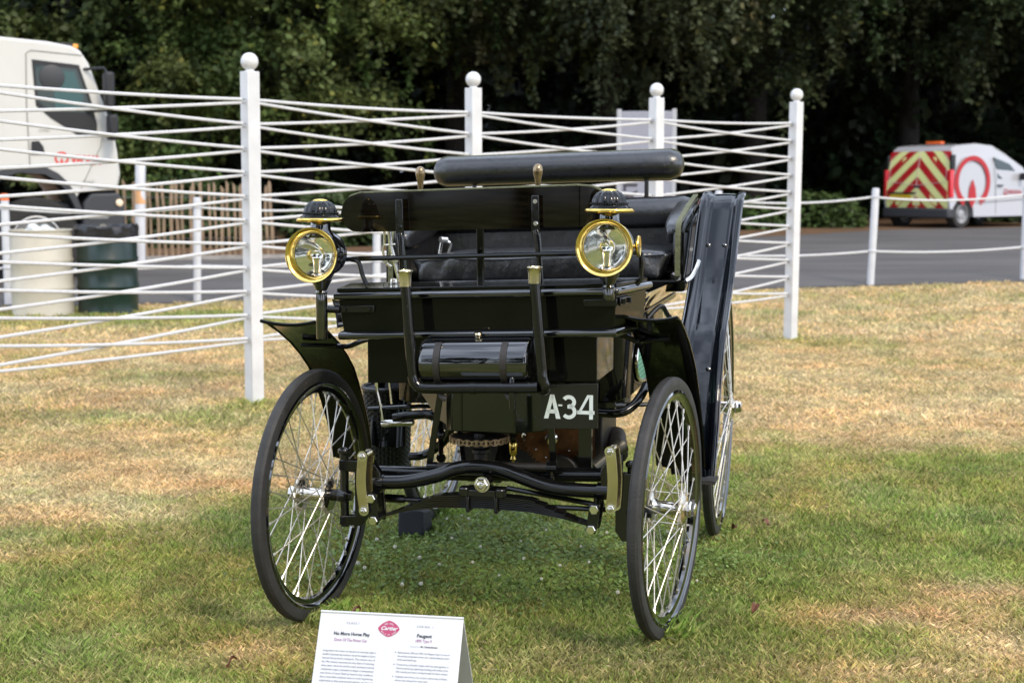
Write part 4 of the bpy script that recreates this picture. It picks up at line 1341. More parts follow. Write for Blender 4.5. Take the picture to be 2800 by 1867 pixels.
sb.hexa([(-.52, .88, .985), (.555, .88, .985), (.545, 1.47, .985), (-.52, 1.47, .985), (-.525, .875, 1.028), (.562, .875, 1.028), (.550, 1.47, 1.028), (-.525, 1.47, 1.028)])
sb.build('seat_base', M_PAINT, car, bevel=.006)
# ---- rear seat
cs_ = bb()
v_, f_ = superell((.012, 1.13, 1.082), (.492, .225, .062), .35, .16, 160, 26, .021)
cs_.add(v_, f_); cus = cs_.build('seat_cushion', M_LEATHW, car, angle=80)
cp = bb(); cp.tube([(x, .905+.004*math.sin(x*9), 1.118+.003*math.sin(x*14)) for x in np.linspace(-.46, .48, 40)], .004, 6); cp.build('cushion_piping', M_LEATH, cus)
sk = bb()
v_, f_ = superell((-.03, 1.40, 1.165), (.56, .05, .09), .4, .15, 80, 20, .004); sk.add(v_, f_)
bkp = sk.build('seat_back', M_LEATH, car, angle=80)
bl = bb()
xs2 = np.linspace(0, 1, 13)
prof = [(.001, 0), (.035, .006), (.055, .02), (.064, .045)] + [(.064, .045+1.06*t) for t in np.linspace(.05, 1, 8)] + [(.055, 1.13), (.001, 1.15)]
bl.lathe(prof, (-.61, 1.375, 1.263), (1, 0, 0), n=28)
bl.build('seat_bolster', M_LEATH, bkp, angle=80)
for s, xc in ((1, .530), (-1, -.560)):
    wv = bb()
    wp_ = [(.895, 1.03), (.90, 1.20), (.95, 1.235), (1.42, 1.318), (1.48, 1.318), (1.48, 1.03)]
    wv.prism(wp_, (xc+.016*s-.006, 0, 0), (0, 1, 0), (0, 0, 1), (.012, 0, 0))
    wg = wv.build('seat_wing', M_PAINT, car, bevel=.003)
    pd_ = bb(); v_, f_ = superell((xc-.008*s, 1.20, 1.14), (.024, .27, .10), .35, .4, 36, 18, .006); pd_.add(v_, f_)
    v_, f_ = superell((xc-.024*s, 1.20, 1.236), (.042, .27, .052), .6, .5, 36, 18, .006, Matrix.Rotation(.17, 3, 'X')); pd_.add(v_, f_)
    pd_.build('wing_padding', M_LEATH, wg, angle=80)
    pp = bb()
    rows = []
    for y, z in smoothpath([V3((.888, 1.035, 0)), V3((.888, 1.12, 0)), V3((.893, 1.195, 0)), V3((.925, 1.232, 0)), V3((1.05, 1.258, 0)), V3((1.25, 1.293, 0)), V3((1.46, 1.326, 0))], 4) and \
            [(p.x, p.y) for p in smoothpath([V3((.888, 1.035, 0)), V3((.888, 1.12, 0)), V3((.893, 1.195, 0)), V3((.925, 1.232, 0)), V3((1.05, 1.258, 0)), V3((1.25, 1.293, 0)), V3((1.46, 1.326, 0))], 4)]:
        rows.append([(xc-.010, y, z), (xc+.009, y, z)])
    pp.sheet(rows, (0, -.006, .006))
    pp.build('piping', M_PIPE, wg)
    mo = bb(); mo.tube([(xc+.026*s, .95, 1.20), (xc+.026*s, 1.42, 1.285)], .006, 6); mo.build('wing_moulding', M_PAINT, wg)
lo_ = bb(); lo_.tube(smoothpath([(.555, .90, 1.02), (.572, .93, 1.03), (.583, 1.0, 1.06), (.588, 1.04, 1.085)], 4), .010, 8); lo_.build('wing_stay', M_NICK, car)
# padded top rail
rl_ = MB()
prof = [(.001, 0), (.03, .004), (.048, .018), (.0595, .05)] + [(.0605, .05+.94*t) for t in np.linspace(.02, 1, 8)] + [(.048, 1.022), (.03, 1.036), (.001, 1.040)]
rl_.lathe(prof, (-.566, 1.5, 1.439), (1, 0, .030), n=32)
rlo = rl_.build('backrest_roll', M_LEATH, car, angle=80)
pi_ = MB()
pth = []
ax_ = V3((1, 0, .030)).normalized(); up_ = V3((-.03, 0, 1)).normalized()
for t in np.linspace(0, 1, 16): pth.append(V3((-.566, 1.512, 1.439))+ax_*(.05+.94*t)+up_*.0605)
for a in np.linspace(PI/2, -PI/2, 10): pth.append(V3((-.566, 1.512, 1.439))+ax_*(.99+.050*math.cos(a))+up_*.0605*math.sin(a))
for t in np.linspace(1, 0, 16): pth.append(V3((-.566, 1.512, 1.439))+ax_*(.05+.94*t)-up_*.0605)
for a in np.linspace(-PI/2, -1.5*PI, 10): pth.append(V3((-.566, 1.512, 1.439))+ax_*(.05+.050*math.cos(a))+up_*.0605*math.sin(a))
pi_.tube(pth, .0035, 6, closed=True); pi_.build('piping', M_PIPE, rlo)
sr = MB()
for x, z0, z1 in ((-.394, 1.30, 1.39), (.326, 1.322, 1.41)):
    sr.tube([(x, 1.5, z0), (x, 1.5, z0+.012), (x, 1.5, z0+.02), (x, 1.5, z1)], [.022, .018, .009, .009], 10)
sr.build_each('roll_support', M_IRON, car)

# ---- front seat back board with stays and rail
bdp = [(-.440, 1.312), (-.432, 1.345), (-.405, 1.370), (-.35, 1.378), (.33, 1.376), (.375, 1.373), (.415, 1.350), (.436, 1.318), (.425, 1.272), (.395, 1.254), (-.385, 1.256), (-.415, 1.268), (-.434, 1.290)]
bo = bb()
nB = 30
rows = []
def edge_z(x, up):
    top = [(-.440, 1.316), (-.436, 1.335), (-.425, 1.352), (-.405, 1.367), (-.37, 1.376), (.33, 1.376), (.375, 1.371), (.41, 1.352), (.43, 1.330), (.438, 1.312)]
    bot = [(-.440, 1.312), (-.434, 1.290), (-.42, 1.270), (-.395, 1.257), (-.36, 1.254), (.37, 1.252), (.40, 1.256), (.425, 1.272), (.435, 1.294), (.438, 1.308)]
    t = top if up else bot
    return float(np.interp(x, [p[0] for p in t], [p[1] for p in t]))
xsB = np.unique(np.concatenate([np.linspace(-.44, -.34, 14), np.linspace(-.34, .33, 8), np.linspace(.33, .438, 14)]))
for x in xsB:
    y = .0 + .03*max(0, (abs(x)-.30)/.14)**2
    a, b = edge_z(x, False), edge_z(x, True)
    rows.append([(x, y-.012*math.sin(PI*t)*0, a+(b-a)*t) for t in np.linspace(0, 1, 5)])
bo.sheet(rows, (0, .018, 0))
bdo = bo.build('backrest_board', M_VARN, car, angle=40)
be = bb(); be.tube([(x, .009+.03*max(0, (abs(x)-.30)/.14)**2, edge_z(x, True)+.001) for x in xsB[4:-2]], .0045, 6); be.build('edge_piping', M_PIPE, bdo)
for x0, z0, x1, z1 in ((-.226, 1.345, -.212, 1.075), (.206, 1.358, .226, 1.085)):
    m = MB()
    m.prism([(x0-.011, z0), (x0+.011, z0), (x0+.014, z0-.115), (x0-.011, z0-.115)], (0, -.034, 0), (1, 0, 0), (0, 0, 1), (0, .010, 0))
    m.tube([(x0+.002, -.03, z0-.105), (x0*.5+x1*.5, -.035, (z0+z1)/2), (x1, -.04, z1)], [.0125, .0105, .0095], 8)
    s_ = m.build('board_stay', M_IRON, car, bevel=.002)
    n_ = MB()
    n_.lathe([(.008, 0), (.007, .004)], (x0+.001, -.034, z0-.018), (0, -1, 0), n=10); n_.lathe([(.008, 0), (.006, .003)], (x0+.002, -.034, z0-.085), (0, -1, 0), n=10)
    n_.build_each('stay_bolt', M_NICK if x0 > 0 else M_IRON, s_)
MB().tube([(-.002, .10, 1.30), (.001, .10, 1.07)], .0125, 12).build('steering_post', M_PAINT, car)
ra = MB()
ra.tube(smoothpath([(-.41, -.055, 1.158), (-.375, -.055, 1.160), (.35, -.055, 1.186), (.515, -.055, 1.190), (.534, -.055, 1.180), (.534, -.055, 1.13), (.532, -.055, 1.11), (.520, -.055, 1.095)], 4), .0075, 8)
ra.tube(smoothpath([(-.375, -.055, 1.158), (-.352, -.055, 1.150), (-.340, -.055, 1.11), (-.325, -.055, 1.078)], 4), .0075, 8)
ra.build_each('lamp_rail', M_IRON, car)
MB().lathe([(.001, .012), (.010, .010), (.013, 0), (.010, -.012)], (-.272, .05, 1.083), (0, 0, 1), n=12).build('rail_knob', M_NICK, car)
for x, z0 in ((-.336, 1.374), (.086, 1.382)):
    MB().lathe([(.008, -.09), (.008, -.01), (.0095, 0), (.0095, .010), (.012, .028), (.0165, .046), (.0175, .058), (.015, .070), (.009, .077), (.001, .079)], (x, .55, z0), (0, 0, 1), n=16).build('tiller_handle', M_HORN, car)
tbr = MB(); tbr.tube(smoothpath([(-.336, .55, 1.285), (-.25, .50, 1.275), (-.10, .40, 1.272), (.0, .12, 1.275)], 4), .009, 8); tbr.tube(smoothpath([(.086, .55, 1.295), (.06, .40, 1.28), (.0, .12, 1.276)], 4), .009, 8)
tbr.build('tiller_bar', M_IRON, car)
lv = MB()
lv.tube([(-.505, .70, 1.25), (-.495, .70, 1.16), (-.455, .70, 1.00), (-.45, .70, .95)], .0085, 8)
lv.tube(smoothpath([(-.520, .70, 1.24), (-.523, .70, 1.17), (-.527, .70, 1.145), (-.515, .70, 1.105), (-.495, .70, 1.09)], 4), .005, 6)
for x in (-.512, -.472): lv.lathe([(.012, -.01), (.014, 0), (.012, .01)], (x, .685, 1.118), (0, 1, 0), n=12)
lv.tube([(-.54+.02, .70, 1.168), (-.48, .70, 1.172)], .004, 6)
lv.build('brake_lever', M_NICK, car)
MB().tube([(-.470, .72, 1.25), (-.455, .72, 1.10), (-.44, .72, .95)], .011, 8).build('lever_quadrant', mat('green_iron', (.03, .045, .03), .4), car)
gh = MB(); gh.tube(smoothpath([(-.40, 1.0, 1.125), (-.392, 1.0, 1.165), (-.388, 1.0, 1.178), (-.372, 1.01, 1.172), (-.362, 1.02, 1.16), (-.375, 1.02, 1.12)], 4), .0065, 8)
gh.lathe([(.011, 0), (.011, .03)], (-.392, .985, 1.180), (.6, .8, -.1), n=12); gh.build('grab_handle', M_NICK, car)

# ---- tank and luggage frame
tk = bb()
tk.lathe([(.001, 0), (.063, .002), (.070, .008), (.0715, .016), (.0715, .326), (.070, .334), (.063, .338), (.001, .340)], (-.111, -.165, .861), (1, 0, 0), n=40)
tko = tk.build('cylindrical_tank', M_PAINT_SKY, car, angle=50)
for xs in (-.050, .155):
    sp2 = bb()
    rows = []
    for a in np.linspace(math.radians(120), math.radians(290), 18):
        y = -.165+.074*math.cos(a); z = .861+.074*math.sin(a)
        rows.append([(xs-.010, y, z), (xs+.010, y, z)])
    rows.append([(xs-.008, -.150, .775), (xs+.012, -.150, .775)])
    sp2.sheet(rows[::-1], (0, -.0015, -.001))
    so = sp2.build('strap', M_STRAP, tko)
    bu = bb()
    zb = .861+.076*math.sin(math.radians(235)); yb = -.165+.078*math.cos(math.radians(235))
    bu.tube([(xs-.013, yb, zb+.008), (xs+.013, yb, zb+.008), (xs+.013, yb+.006, zb-.006), (xs-.013, yb+.006, zb-.006)], .0018, 5, closed=True)
    bu.build('buckle', M_NICK, so)
    tl_ = bb(); tl_.tube(smoothpath([(xs, yb, zb), (xs+.006, yb-.006, zb-.02), (xs+.016, yb-.012, zb-.036), (xs+.028, yb-.012, zb-.042)], 3), .009, 8, flat=(1, .35)); tl_.build('strap_tail', M_STRAP, so)
kn = bb(); kn.lathe([(.010, -.012), (.012, -.006), (.007, 0), (.007, .008), (.011, .010), (.013, .022), (.010, .026), (.001, .027)], (.063, -.165, .926), (0, -.25, 1), n=16); kn.build('filler_cap', M_BRASSP, tko)
fr_ = MB()
ut = smoothpath([(-.147, -.222, 1.13), (-.145, -.222, 1.09), (-.138, -.222, .98), (-.128, -.222, .85), (-.124, -.222, .815), (-.112, -.222, .795), (-.085, -.222, .787), (.05, -.222, .793), (.20, -.222, .798), (.258, -.222, .801)], 5)
fr_.tube(ut, .0170, 12)
fr_.tube(smoothpath([(.247, -.222, 1.146), (.249, -.222, 1.10), (.258, -.222, .98), (.268, -.222, .86), (.272, -.222, .825), (.278, -.215, .800), (.268, -.19, .79), (.25, -.10, .79)], 5), .0170, 12)
fr_.lathe([(.019, -.008), (.019, .008)], (.062, -.222, .793), (1, 0, 0), n=12)
fro = fr_.build('luggage_frame', M_IRON, car, angle=60)
for x, z in ((-.147, 1.09), (.247, 1.106)):
    MB().lathe([(.0185, 0), (.0190, .028), (.0205, .038), (.0245, .046), (.023, .049), (.019, .0495), (.013, .035), (.001, .035)], (x, -.222, z), (0, 0, 1), n=20).build('socket_cup', M_BRASSP, fro)
tp = MB(); tp.lathe([(.009, 0), (.009, .03), (.006, .034)], (.180, -.222, .795), (0, 0, 1), n=10); tp.lathe([(.008, -.05), (.010, -.02), (.010, 0)], (.180, -.222, .785), (0, 0, 1), n=10); tp.build('drain_tap', M_IRON, fro)

# ---- number plate, letters cut as shapes
npo = MB().hexa([(.240, -.095, .656), (.414, -.095, .662), (.414, -.089, .662), (.240, -.089, .656), (.240, -.095, .790), (.414, -.095, .800), (.414, -.089, .800), (.240, -.089, .790)]).build('number_plate', M_PLATE, car, bevel=.0012)
lt = MB()
yL = -.0958
def stroke(path, w):
    P = [V3((a, 0, b)) for a, b in path]
    vs_ = []
    for i, p in enumerate(P):
        t = (P[min(i+1, len(P)-1)]-P[max(i-1, 0)]).normalized()
        n_ = V3((t.z, 0, -t.x))
        vs_ += [(p.x-n_.x*w/2, yL, p.z-n_.z*w/2), (p.x+n_.x*w/2, yL, p.z+n_.z*w/2)]
    lt.add(vs_, [(2*i, 2*i+1, 2*i+3, 2*i+2) for i in range(len(P)-1)])
def poly(pts): lt.add([(a, yL, b) for a, b in pts], [tuple(range(len(pts)))])
zb, zt = .6885, .7620
xA = .249
poly([(xA, zb), (xA+.0135, zb), (xA+.0305, zt), (xA+.0195, zt)]); poly([(xA+.0375, zb), (xA+.051, zb), (xA+.0315, zt), (xA+.0205, zt)])
poly([(xA+.012, zb+.016), (xA+.039, zb+.016), (xA+.036, zb+.028), (xA+.015, zb+.028)])
poly([(xA+.0440, .7275), (xA+.0565, .7275), (xA+.0565, .7325), (xA+.0440, .7325)])
cx3 = .3255
a1 = [(cx3+.0165*math.cos(a), .7410+.0150*math.sin(a)) for a in np.linspace(math.radians(150), math.radians(-90), 18)]
a2 = [(cx3+.0180*math.cos(a), .7115+.0172*math.sin(a)) for a in np.linspace(math.radians(90), math.radians(-142), 18)]
stroke(a1, .0115); stroke(a2, .0115); poly([(cx3-.004, .7210), (cx3+.004, .7210), (cx3+.004, .7325), (cx3-.004, .7325)])
x4 = .3520
poly([(x4+.036, zb+.0015), (x4+.0475, zb+.0015), (x4+.0475, zt+.002), (x4+.036, zt+.002)])
poly([(x4-.0005, zb+.018), (x4+.011, zb+.0235), (x4+.0395, zt+.002), (x4+.030, zt+.002)])
poly([(x4-.0005, zb+.0165), (x4+.052, zb+.0165), (x4+.052, zb+.0275), (x4-.0005, zb+.0275)])
# turn faces towards the viewer
lto = lt.build('lettering', M_LET, npo, smooth=False)

# ---- lamps
def lamp(c, zpost0, disc):
    x, y, z = c
    bd_ = MB()
    bd_.lathe([(.0005, .060), (.058, .058), (.0645, .004), (.0645, -.003), (.067, 0), (.069, .012), (.066, .016), (.066, .075), (.069, .079), (.069, .087), (.060, .098), (.040, .112), (.001, .118)], c, (0, 1, 0), n=40)
    bd_.lathe([(.046, .050), (.038, .060), (.031, .075), (.030, .106)], (x, y+.045, z), (0, 0, 1), n=24)
    bd_.lathe([(.030, -.078), (.042, -.058)], (x, y+.045, z), (0, 0, 1), n=24)
    bd_.lathe([(.016, -.125), (.019, -.118), (.016, -.112), (.020, -.106), (.024, -.096), (.034, -.078)], (x, y+.045, z), (0, 0, 1), n=20)
    lb = bd_.build('lamp', M_PAINT_SKY, car, angle=45)
    MB().lathe([(.069, .004), (.073, -.010), (.079, -.026), (.0825, -.034), (.0835, -.038), (.082, -.041), (.0785, -.040), (.072, -.032), (.066, -.022), (.0638, -.014), (.0638, -.006), (.0645, -.002)], c, (0, 1, 0), n=56, ring=True).build('bezel', M_BRASS, lb, angle=70)
    MB().lathe([(.0638, -.009), (.054, -.0165), (.038, -.0215), (.024, -.025), (.010, -.0265), (.0005, -.0268)], c, (0, 1, 0), n=40, cap=False).build('lens', M_GLASS, lb, angle=80)
    MB().lathe([(.0636, -.008), (.057, .006), (.048, .020), (.036, .033), (.024, .043), (.012, .049), (.0005, .051)], c, (0, 1, 0), n=40, cap=False).build('reflector', M_SILVER, lb, angle=80)
    MB().lathe([(.0125, -.055), (.0125, -.022), (.0135, -.014), (.010, -.011), (.0005, -.010)], (x, y+.012, z), (0, 0, 1), n=14).build('burner', M_NICK, lb)
    cc = (x, y+.045, z)
    MB().lathe([(.056, .104), (.065, .0985), (.0720, .0995), (.0745, .1045), (.0725, .1095), (.062, .112)], cc, (0, 0, 1), n=44, ring=True).build('brass_rim', M_BRASS, lb, angle=70)
    MB().lathe([(.030, .106), (.060, .1085), (.062, .1125), (.054, .118), (.0535, .120), (.0535, .128)], cc, (0, 0, 1), n=44).build('hood', M_PAINT, lb, angle=50)
    br = MB()
    for k in range(48):
        a = 2*PI*k/48
        br.lathe([(.0001, -.0032), (.0022, -.0015), (.0022, .0015), (.0001, .0032)], (cc[0]+.0545*math.cos(a), cc[1]+.0545*math.sin(a), z+.124), (0, 0, 1), n=5)
    bro = br.build('beading', M_IRON, lb); bro['kind'] = 'stuff'
    MB().lathe([(.051, .128), (.0495, .136), (.045, .146), (.036, .156), (.024, .162), (.019, .163)], cc, (0, 0, 1), n=72, flute=.10, nf=12).build('crown', M_CROWN, lb, angle=80)
    MB().lathe([(.024, .1615), (.023, .164), (.014, .1675), (.0005, .169)], cc, (0, 0, 1), n=24).build('crown_cap', M_BRASS, lb, angle=80)
    MB().lathe([(.0165, z-.12), (.018, z-.14), (.018, zpost0), (.016, zpost0-.003)], (x, y+.045, 0), (0, 0, 1), n=18).build('lamp_post', M_PAINT_SKY, lb)
    if disc:
        MB().lathe([(.006, -.012), (.006, 0), (.022, .002), (.0305, .006), (.0325, .010), (.0305, .013), (.020, .009), (.0005, .011)], (x+.080, y+.03, z+.002), (1, 0, 0), n=28).build('side_disc', M_BRASS, lb, angle=70)
    return lb
lamp((-.438, -.20, 1.180), .921, False)
lamp((.454, -.20, 1.212), 1.058, True)
tb = MB()
tb.tube([(-.438, -.155, 1.01), (-.43, -.14, 1.01), (-.39, -.13, 1.008)], .012, 8)
tb.build('post_arm', M_IRON, car)

# ---- mudguards
def guard(rows, th, name, lip=None, rivets=None):
    m = MB(); m.sheet(rows, th)
    return m
def front_guard(xl, xr, zt, name_parent, flare):
    prof = [(-.035, .946), (.0, .936), (.08, .902), (.17, .857), (.25, .805), (.31, .755), (.36, .690), (.40, .625), (.44, .55), (.465, .48), (.475, .41)]
    rows = []
    for i, (y, z) in enumerate(prof):
        t = i/(len(prof)-1)
        row = []
        for k in range(9):
            s = k/8
            a = xl[0]+(xl[1]-xl[0])*t; b = xr[0]+(xr[1]-xr[0])*t
            x = a+(b-a)*s
            dish = .012*(2*s-1)**2
            row.append((x, y-dish*.6, z+zt*(1-t*.4)+dish))
        rows.append(row)
    m = MB(); m.sheet(rows, (0, .003, .004))
    g_ = m.build('front_mudguard', M_PAINTD, car, angle=60)
    e_ = MB()
    e_.tube([rows[0][k] for k in range(9)], .006, 6)
    e_.tube([(r[8][0], r[8][1], r[8][2]) for r in rows], .0038, 6); e_.tube([(r[0][0], r[0][1], r[0][2]) for r in rows], .0038, 6)
    e_.build_each('rolled_edge', M_PAINT, g_)
    return g_
gL = front_guard((-.690, -.640), (-.505, -.500), 0, car, 0)
gR = front_guard((.480, .520), (.643, .680), .040, car, 0)
sy = MB()
sy.tube(smoothpath([(-.62, .13, .862), (-.50, .13, .862), (-.455, .13, .864), (-.40, .12, .885), (-.34, .10, .898), (-.30, .10, .90)], 4), .0085, 8)
sy.tube([(-.49, .41, .610), (-.30, .40, .628), (-.12, .40, .632)], .0075, 8); sy.tube([(-.24, .40, .632), (-.12, .40, .636)], .013, 8)
sy.build_each('guard_stay', M_IRON, gL)
sy = MB()
sy.tube(smoothpath([(.60, .12, .915), (.53, .12, .908), (.50, .12, .905), (.46, .10, .925), (.42, .08, .935), (.36, .06, .938)], 4), .0085, 8)
sy.tube([(.56, .40, .668), (.44, .35, .668), (.37, .30, .670)], .0075, 8); sy.box((.385, .30, .670), (.035, .024, .024))
sy.build_each('guard_stay', M_IRON, gR)
# rear right guard: a broad dished channel with rounded shoulders
def rear_guard(xf, prof, name='rear_mudguard'):
    rows = []
    for (y, z, xl, xr) in prof:
        row = []
        t_ = np.linspace(0, 1, 17)
        for s in t_:
            x = xl+(xr-xl)*s
            e = min(s, 1-s)
            lift = .034*float(sm(np.array((.25-e)/.16))) - .006*float(sm(np.array((.06-e)/.06))) + .010*math.sin(PI*s)
            row.append((x, y-lift*.8, z+lift*.35))
        rows.append(row)
    P = []
    for i in range(len(rows)-1):
        for q in range(3):
            t = q/3
            P.append([tuple(V3(a).lerp(V3(b), t)) for a, b in zip(rows[i], rows[i+1])])
    P.append(rows[-1])
    return P
pr_ = [(1.43, 1.345, .572, .732), (1.35, 1.322, .566, .727), (1.24, 1.222, .562, .724), (1.12, 1.108, .562, .722), (1.01, 1.020, .562, .721), (.89, .940, .562, .720), (.76, .865, .562, .720), (.66, .775, .562, .720), (.59, .68, .562, .720), (.545, .58, .562, .720), (.515, .48, .565, .716), (.50, .405, .570, .712)]
# smooth the profile
sp_in = smoothpath([V3((a, b, 0)) for a, b, _, _ in pr_], 3)
xl_ = np.interp(np.linspace(0, 1, len(sp_in)), np.linspace(0, 1, len(pr_)), [p[2] for p in pr_]); xr_ = np.interp(np.linspace(0, 1, len(sp_in)), np.linspace(0, 1, len(pr_)), [p[3] for p in pr_])
prs = [(p.x, p.y, a, b) for p, a, b in zip(sp_in, xl_, xr_)]
rg_rows = rear_guard(0, prs)
m = MB(); m.sheet(rg_rows, (0, .004, .003)); gRR = m.build('rear_mudguard', M_GUARD, car, angle=60)
e_ = MB(); e_.tube([r[-1] for r in rg_rows], .004, 6); e_.tube([r[0] for r in rg_rows], .004, 6); e_.tube(rg_rows[0], .004, 6); e_.build_each('rolled_edge', M_PAINT_SKY, gRR)
rv = MB()
for fr2, ks in ((.24, (5, 11)), (.66, (5, 11))):
    r_ = rg_rows[int(fr2*(len(rg_rows)-1))]
    for k in ks: rv.lathe([(.0095, 0), (.008, .004), (.004, .006), (.0005, .0065)], (r_[k][0], r_[k][1]-.001, r_[k][2]), (0, -.85, .4), n=14)
rv.build_each('rivet', M_PAINT_SKY, gRR)
MB().box((.655, .53, .392), (.12, .10, .012)).build('step_plate', mat('ribbed_step', (.03, .028, .025), .6, bump=.6, bscale=200), gRR)
pl_ = [(p[0]+.02, p[1]-.30*(p[1] > 1.04)*0, -.605, -.465) for p in prs if p[1] < 1.03]
m = MB(); m.sheet(rear_guard(0, [(a+.25, b, c, d) for a, b, c, d in pl_]), (0, .004, .003)); m.build('rear_mudguard', M_PAINT, car, angle=60)
bst = MB(); bst.tube(smoothpath([(.46, .62, .93), (.50, .66, .97), (.52, .72, .93), (.55, .80, .88)], 4), .009, 8); bst.build('guard_bracket', M_IRON, gRR)

# ---- pipes, levers and basket underneath
pp = MB()
pp.tube(smoothpath([(.30, .30, .650), (.36, .29, .648), (.42, .28, .652), (.455, .30, .668), (.48, .34, .70), (.49, .40, .73)], 5), .015, 12)
pp.tube(smoothpath([(-.36, .30, .600), (-.30, .30, .612), (-.24, .30, .618), (-.18, .30, .612)], 4), [.016]*9+[.02, .02, .016, .016], 12)
pp.build_each('exhaust_pipe', M_IRON, car)
lv = MB()
lv.tube(smoothpath([(-.418, .30, .75), (-.418, .30, .70), (-.408, .30, .65), (-.397, .30, .578)], 4), .0065, 8)
lv.lathe([(.012, 0), (.013, .01), (.011, .11), (.007, .115)], (-.402, .30, .580), (1, 0, .08), n=12)
lv.tube([(-.375, .30, .74), (-.365, .30, .65)], .005, 6)
lv.build('pedal_lever', M_NICK, car)
br_ = MB(); br_.tube(smoothpath([(-.20, .55, .66), (-.215, .56, .58), (-.26, .58, .48), (-.34, .60, .42), (-.40, .6, .41)], 4), .016, 8)
br_.lathe([(.016, 0), (.018, .02), (.012, .03)], (-.225, .40, .52), (0, 0, 1), n=10); br_.tube([(-.225, .40, .60), (-.222, .40, .46)], .009, 6); br_.lathe([(.014, -.01), (.018, 0), (.014, .01)], (-.222, .40, .45), (0, -1, 0), n=10)
br_.build('brake_linkage', M_IRON, car)
wk = MB()
bcx, bcy = -.575, .88
for j in range(34):
    z = .30+.0094*j
    gr = .86+.14*(j/33)
    N_ = 72
    pts = []
    for k in range(N_):
        a = 2*PI*k/N_
        rr = 1+.030*math.cos(a*18+(PI if j % 2 else 0))
        pts.append((bcx+.086*gr*rr*math.cos(a), bcy+.12*gr*rr*math.sin(a), z))
    wk.tube(pts, .0048, 5, closed=True)
for k in range(36):
    a = 2*PI*k/36
    wk.tube([(bcx+.086*.86*math.cos(a), bcy+.12*.86*math.sin(a), .295), (bcx+.086*math.cos(a), bcy+.12*math.sin(a), .62)], .0045, 5)
wk.tube([(bcx+.089*math.cos(a), bcy+.124*math.sin(a), .622) for a in np.linspace(0, 2*PI, 37)[:-1]], .009, 6, closed=True)
wk.lathe([(.001, 0), (1, 0), (1, .004), (.001, .004)], (0, 0, 0), (0, 0, 1), n=8) if False else None
wko = wk.build('wicker_basket', M_WICK, car); wko['kind'] = 'stuff'
MB().prism([(bcx+.088*math.cos(a), bcy+.122*math.sin(a)) for a in np.linspace(0, 2*PI, 29)[:-1]], (0, 0, .606), (1, 0, 0), (0, 1, 0), (0, 0, .014)).build('basket_lid', mat('tarred_cloth', (.012, .013, .018), .35, bump=.7, bscale=22), wko)
MB().prism([(bcx+.070*math.cos(a), bcy+.10*math.sin(a)) for a in np.linspace(0, 2*PI, 29)[:-1]], (0, 0, .30), (1, 0, 0), (0, 1, 0), (0, 0, .29)).build('basket_lining', M_BLKP, wko)

# ------------------------------------------------------------------ chock
def car_to_world(x, y, z=0):
    a = math.radians(13.5)
    return (CARLOC[0]+x*math.cos(a)+y*math.sin(a), CARLOC[1]-x*math.sin(a)+y*math.cos(a), z)
wc = empty('wheel_chock', car_to_world(-.515, 1.03), -math.radians(13.5), 'dark block wedged in front of the far rear wheel of the old car', 'chock')
MB().prism([(-.06, 0), (.075, 0), (.055, .10), (-.05, .115)], (-.055, 0, 0), (0, 1, 0), (0, 0, 1), (.105, 0, 0)).build('block', M_BLOCK, wc, bevel=.006)

# ------------------------------------------------------------------ information board
SX0, SY0 = (-.318, 3.66)
SW, SH, SZ, SB = .388, .30, .262, .150
sg = empty('information_board', (SX0, SY0, 0), -math.radians(9.5), 'white folded board with printed text about the old car on the grass', 'sign')
M_CARD = mat('white_card', (0.60, 0.605, 0.625), 0.45)
ph = math.atan2(SZ, SB)
def leaf_panel(sgn, name):
    rows = []
    for t in np.linspace(0, 1, 5):
        row = []
        for k in range(5):
            row.append((-SW/2+SW*k/4, sgn*SB*(1-t), SZ*t))
        rows.append(row)
    return MB().sheet(rows if sgn < 0 else [r[::-1] for r in rows], (0, 0.0035*(-sgn), 0.0)).build(name, M_CARD, sg, bevel=.001)
fpn = leaf_panel(-1, 'front_panel')
leaf_panel(1, 'rear_panel')
fold = MB(); fold.tube([(-SW/2, 0, SZ), (SW/2, 0, SZ)], .0034, 8); fold.build('fold', M_CARD, sg)
vx = Vector((1, 0, 0)); vy = Vector((0, SB, SZ)).normalized(); vz = vx.cross(vy)
org = Vector((-SW/2, -SB, 0)) + vz*.0006
Mb = Matrix(((vx.x, vy.x, vz.x, org.x), (vx.y, vy.y, vz.y, org.y), (vx.z, vy.z, vz.z, org.z), (0, 0, 0, 1)))
PH = math.hypot(SB, SZ)
M_TXT = mat('print_black', (0.035, 0.04, 0.06), .6); M_TXL = mat('print_grey', (0.11, 0.12, 0.17), .6); M_PUR = mat('print_purple', (0.28, 0.06, 0.22), .6)
M_PLUM = mat('print_plum', (0.40, 0.055, 0.135), .6)
def yb(f): return PH*(1-f)
text_mesh([('C L A S S  1', .092, PH-.0305, .0082, 'CENTER', .034), ('C A R  N O .  1', .288, PH-.0305, .0082, 'CENTER', .043)], M_TXL, 'lettering', fpn, Mb)
text_mesh([('No More Horse Play', .092, PH-.0605, .0125, 'CENTER', .098), ('Peugeot', .288, PH-.0560, .0125, 'CENTER', .040)], M_TXT, 'lettering', fpn, Mb, bold=.025)
text_mesh([('Dawn Of The Motor Car', .091, PH-.0765, .0112, 'CENTER', .089), ('1895 Type 9', .287, PH-.0690, .0110, 'CENTER', .043)], M_PUR, 'lettering', fpn, Mb)
text_mesh([('Entered by', .254, PH-.0825, .0065, 'LEFT', .024)], mat('print_pale', (.45, .45, .52), .6), 'lettering', fpn, Mb)
text_mesh([('Mr. Charlie Brooks', .281, PH-.0825, .0065, 'LEFT', .045)], M_TXT, 'lettering', fpn, Mb, bold=.02)
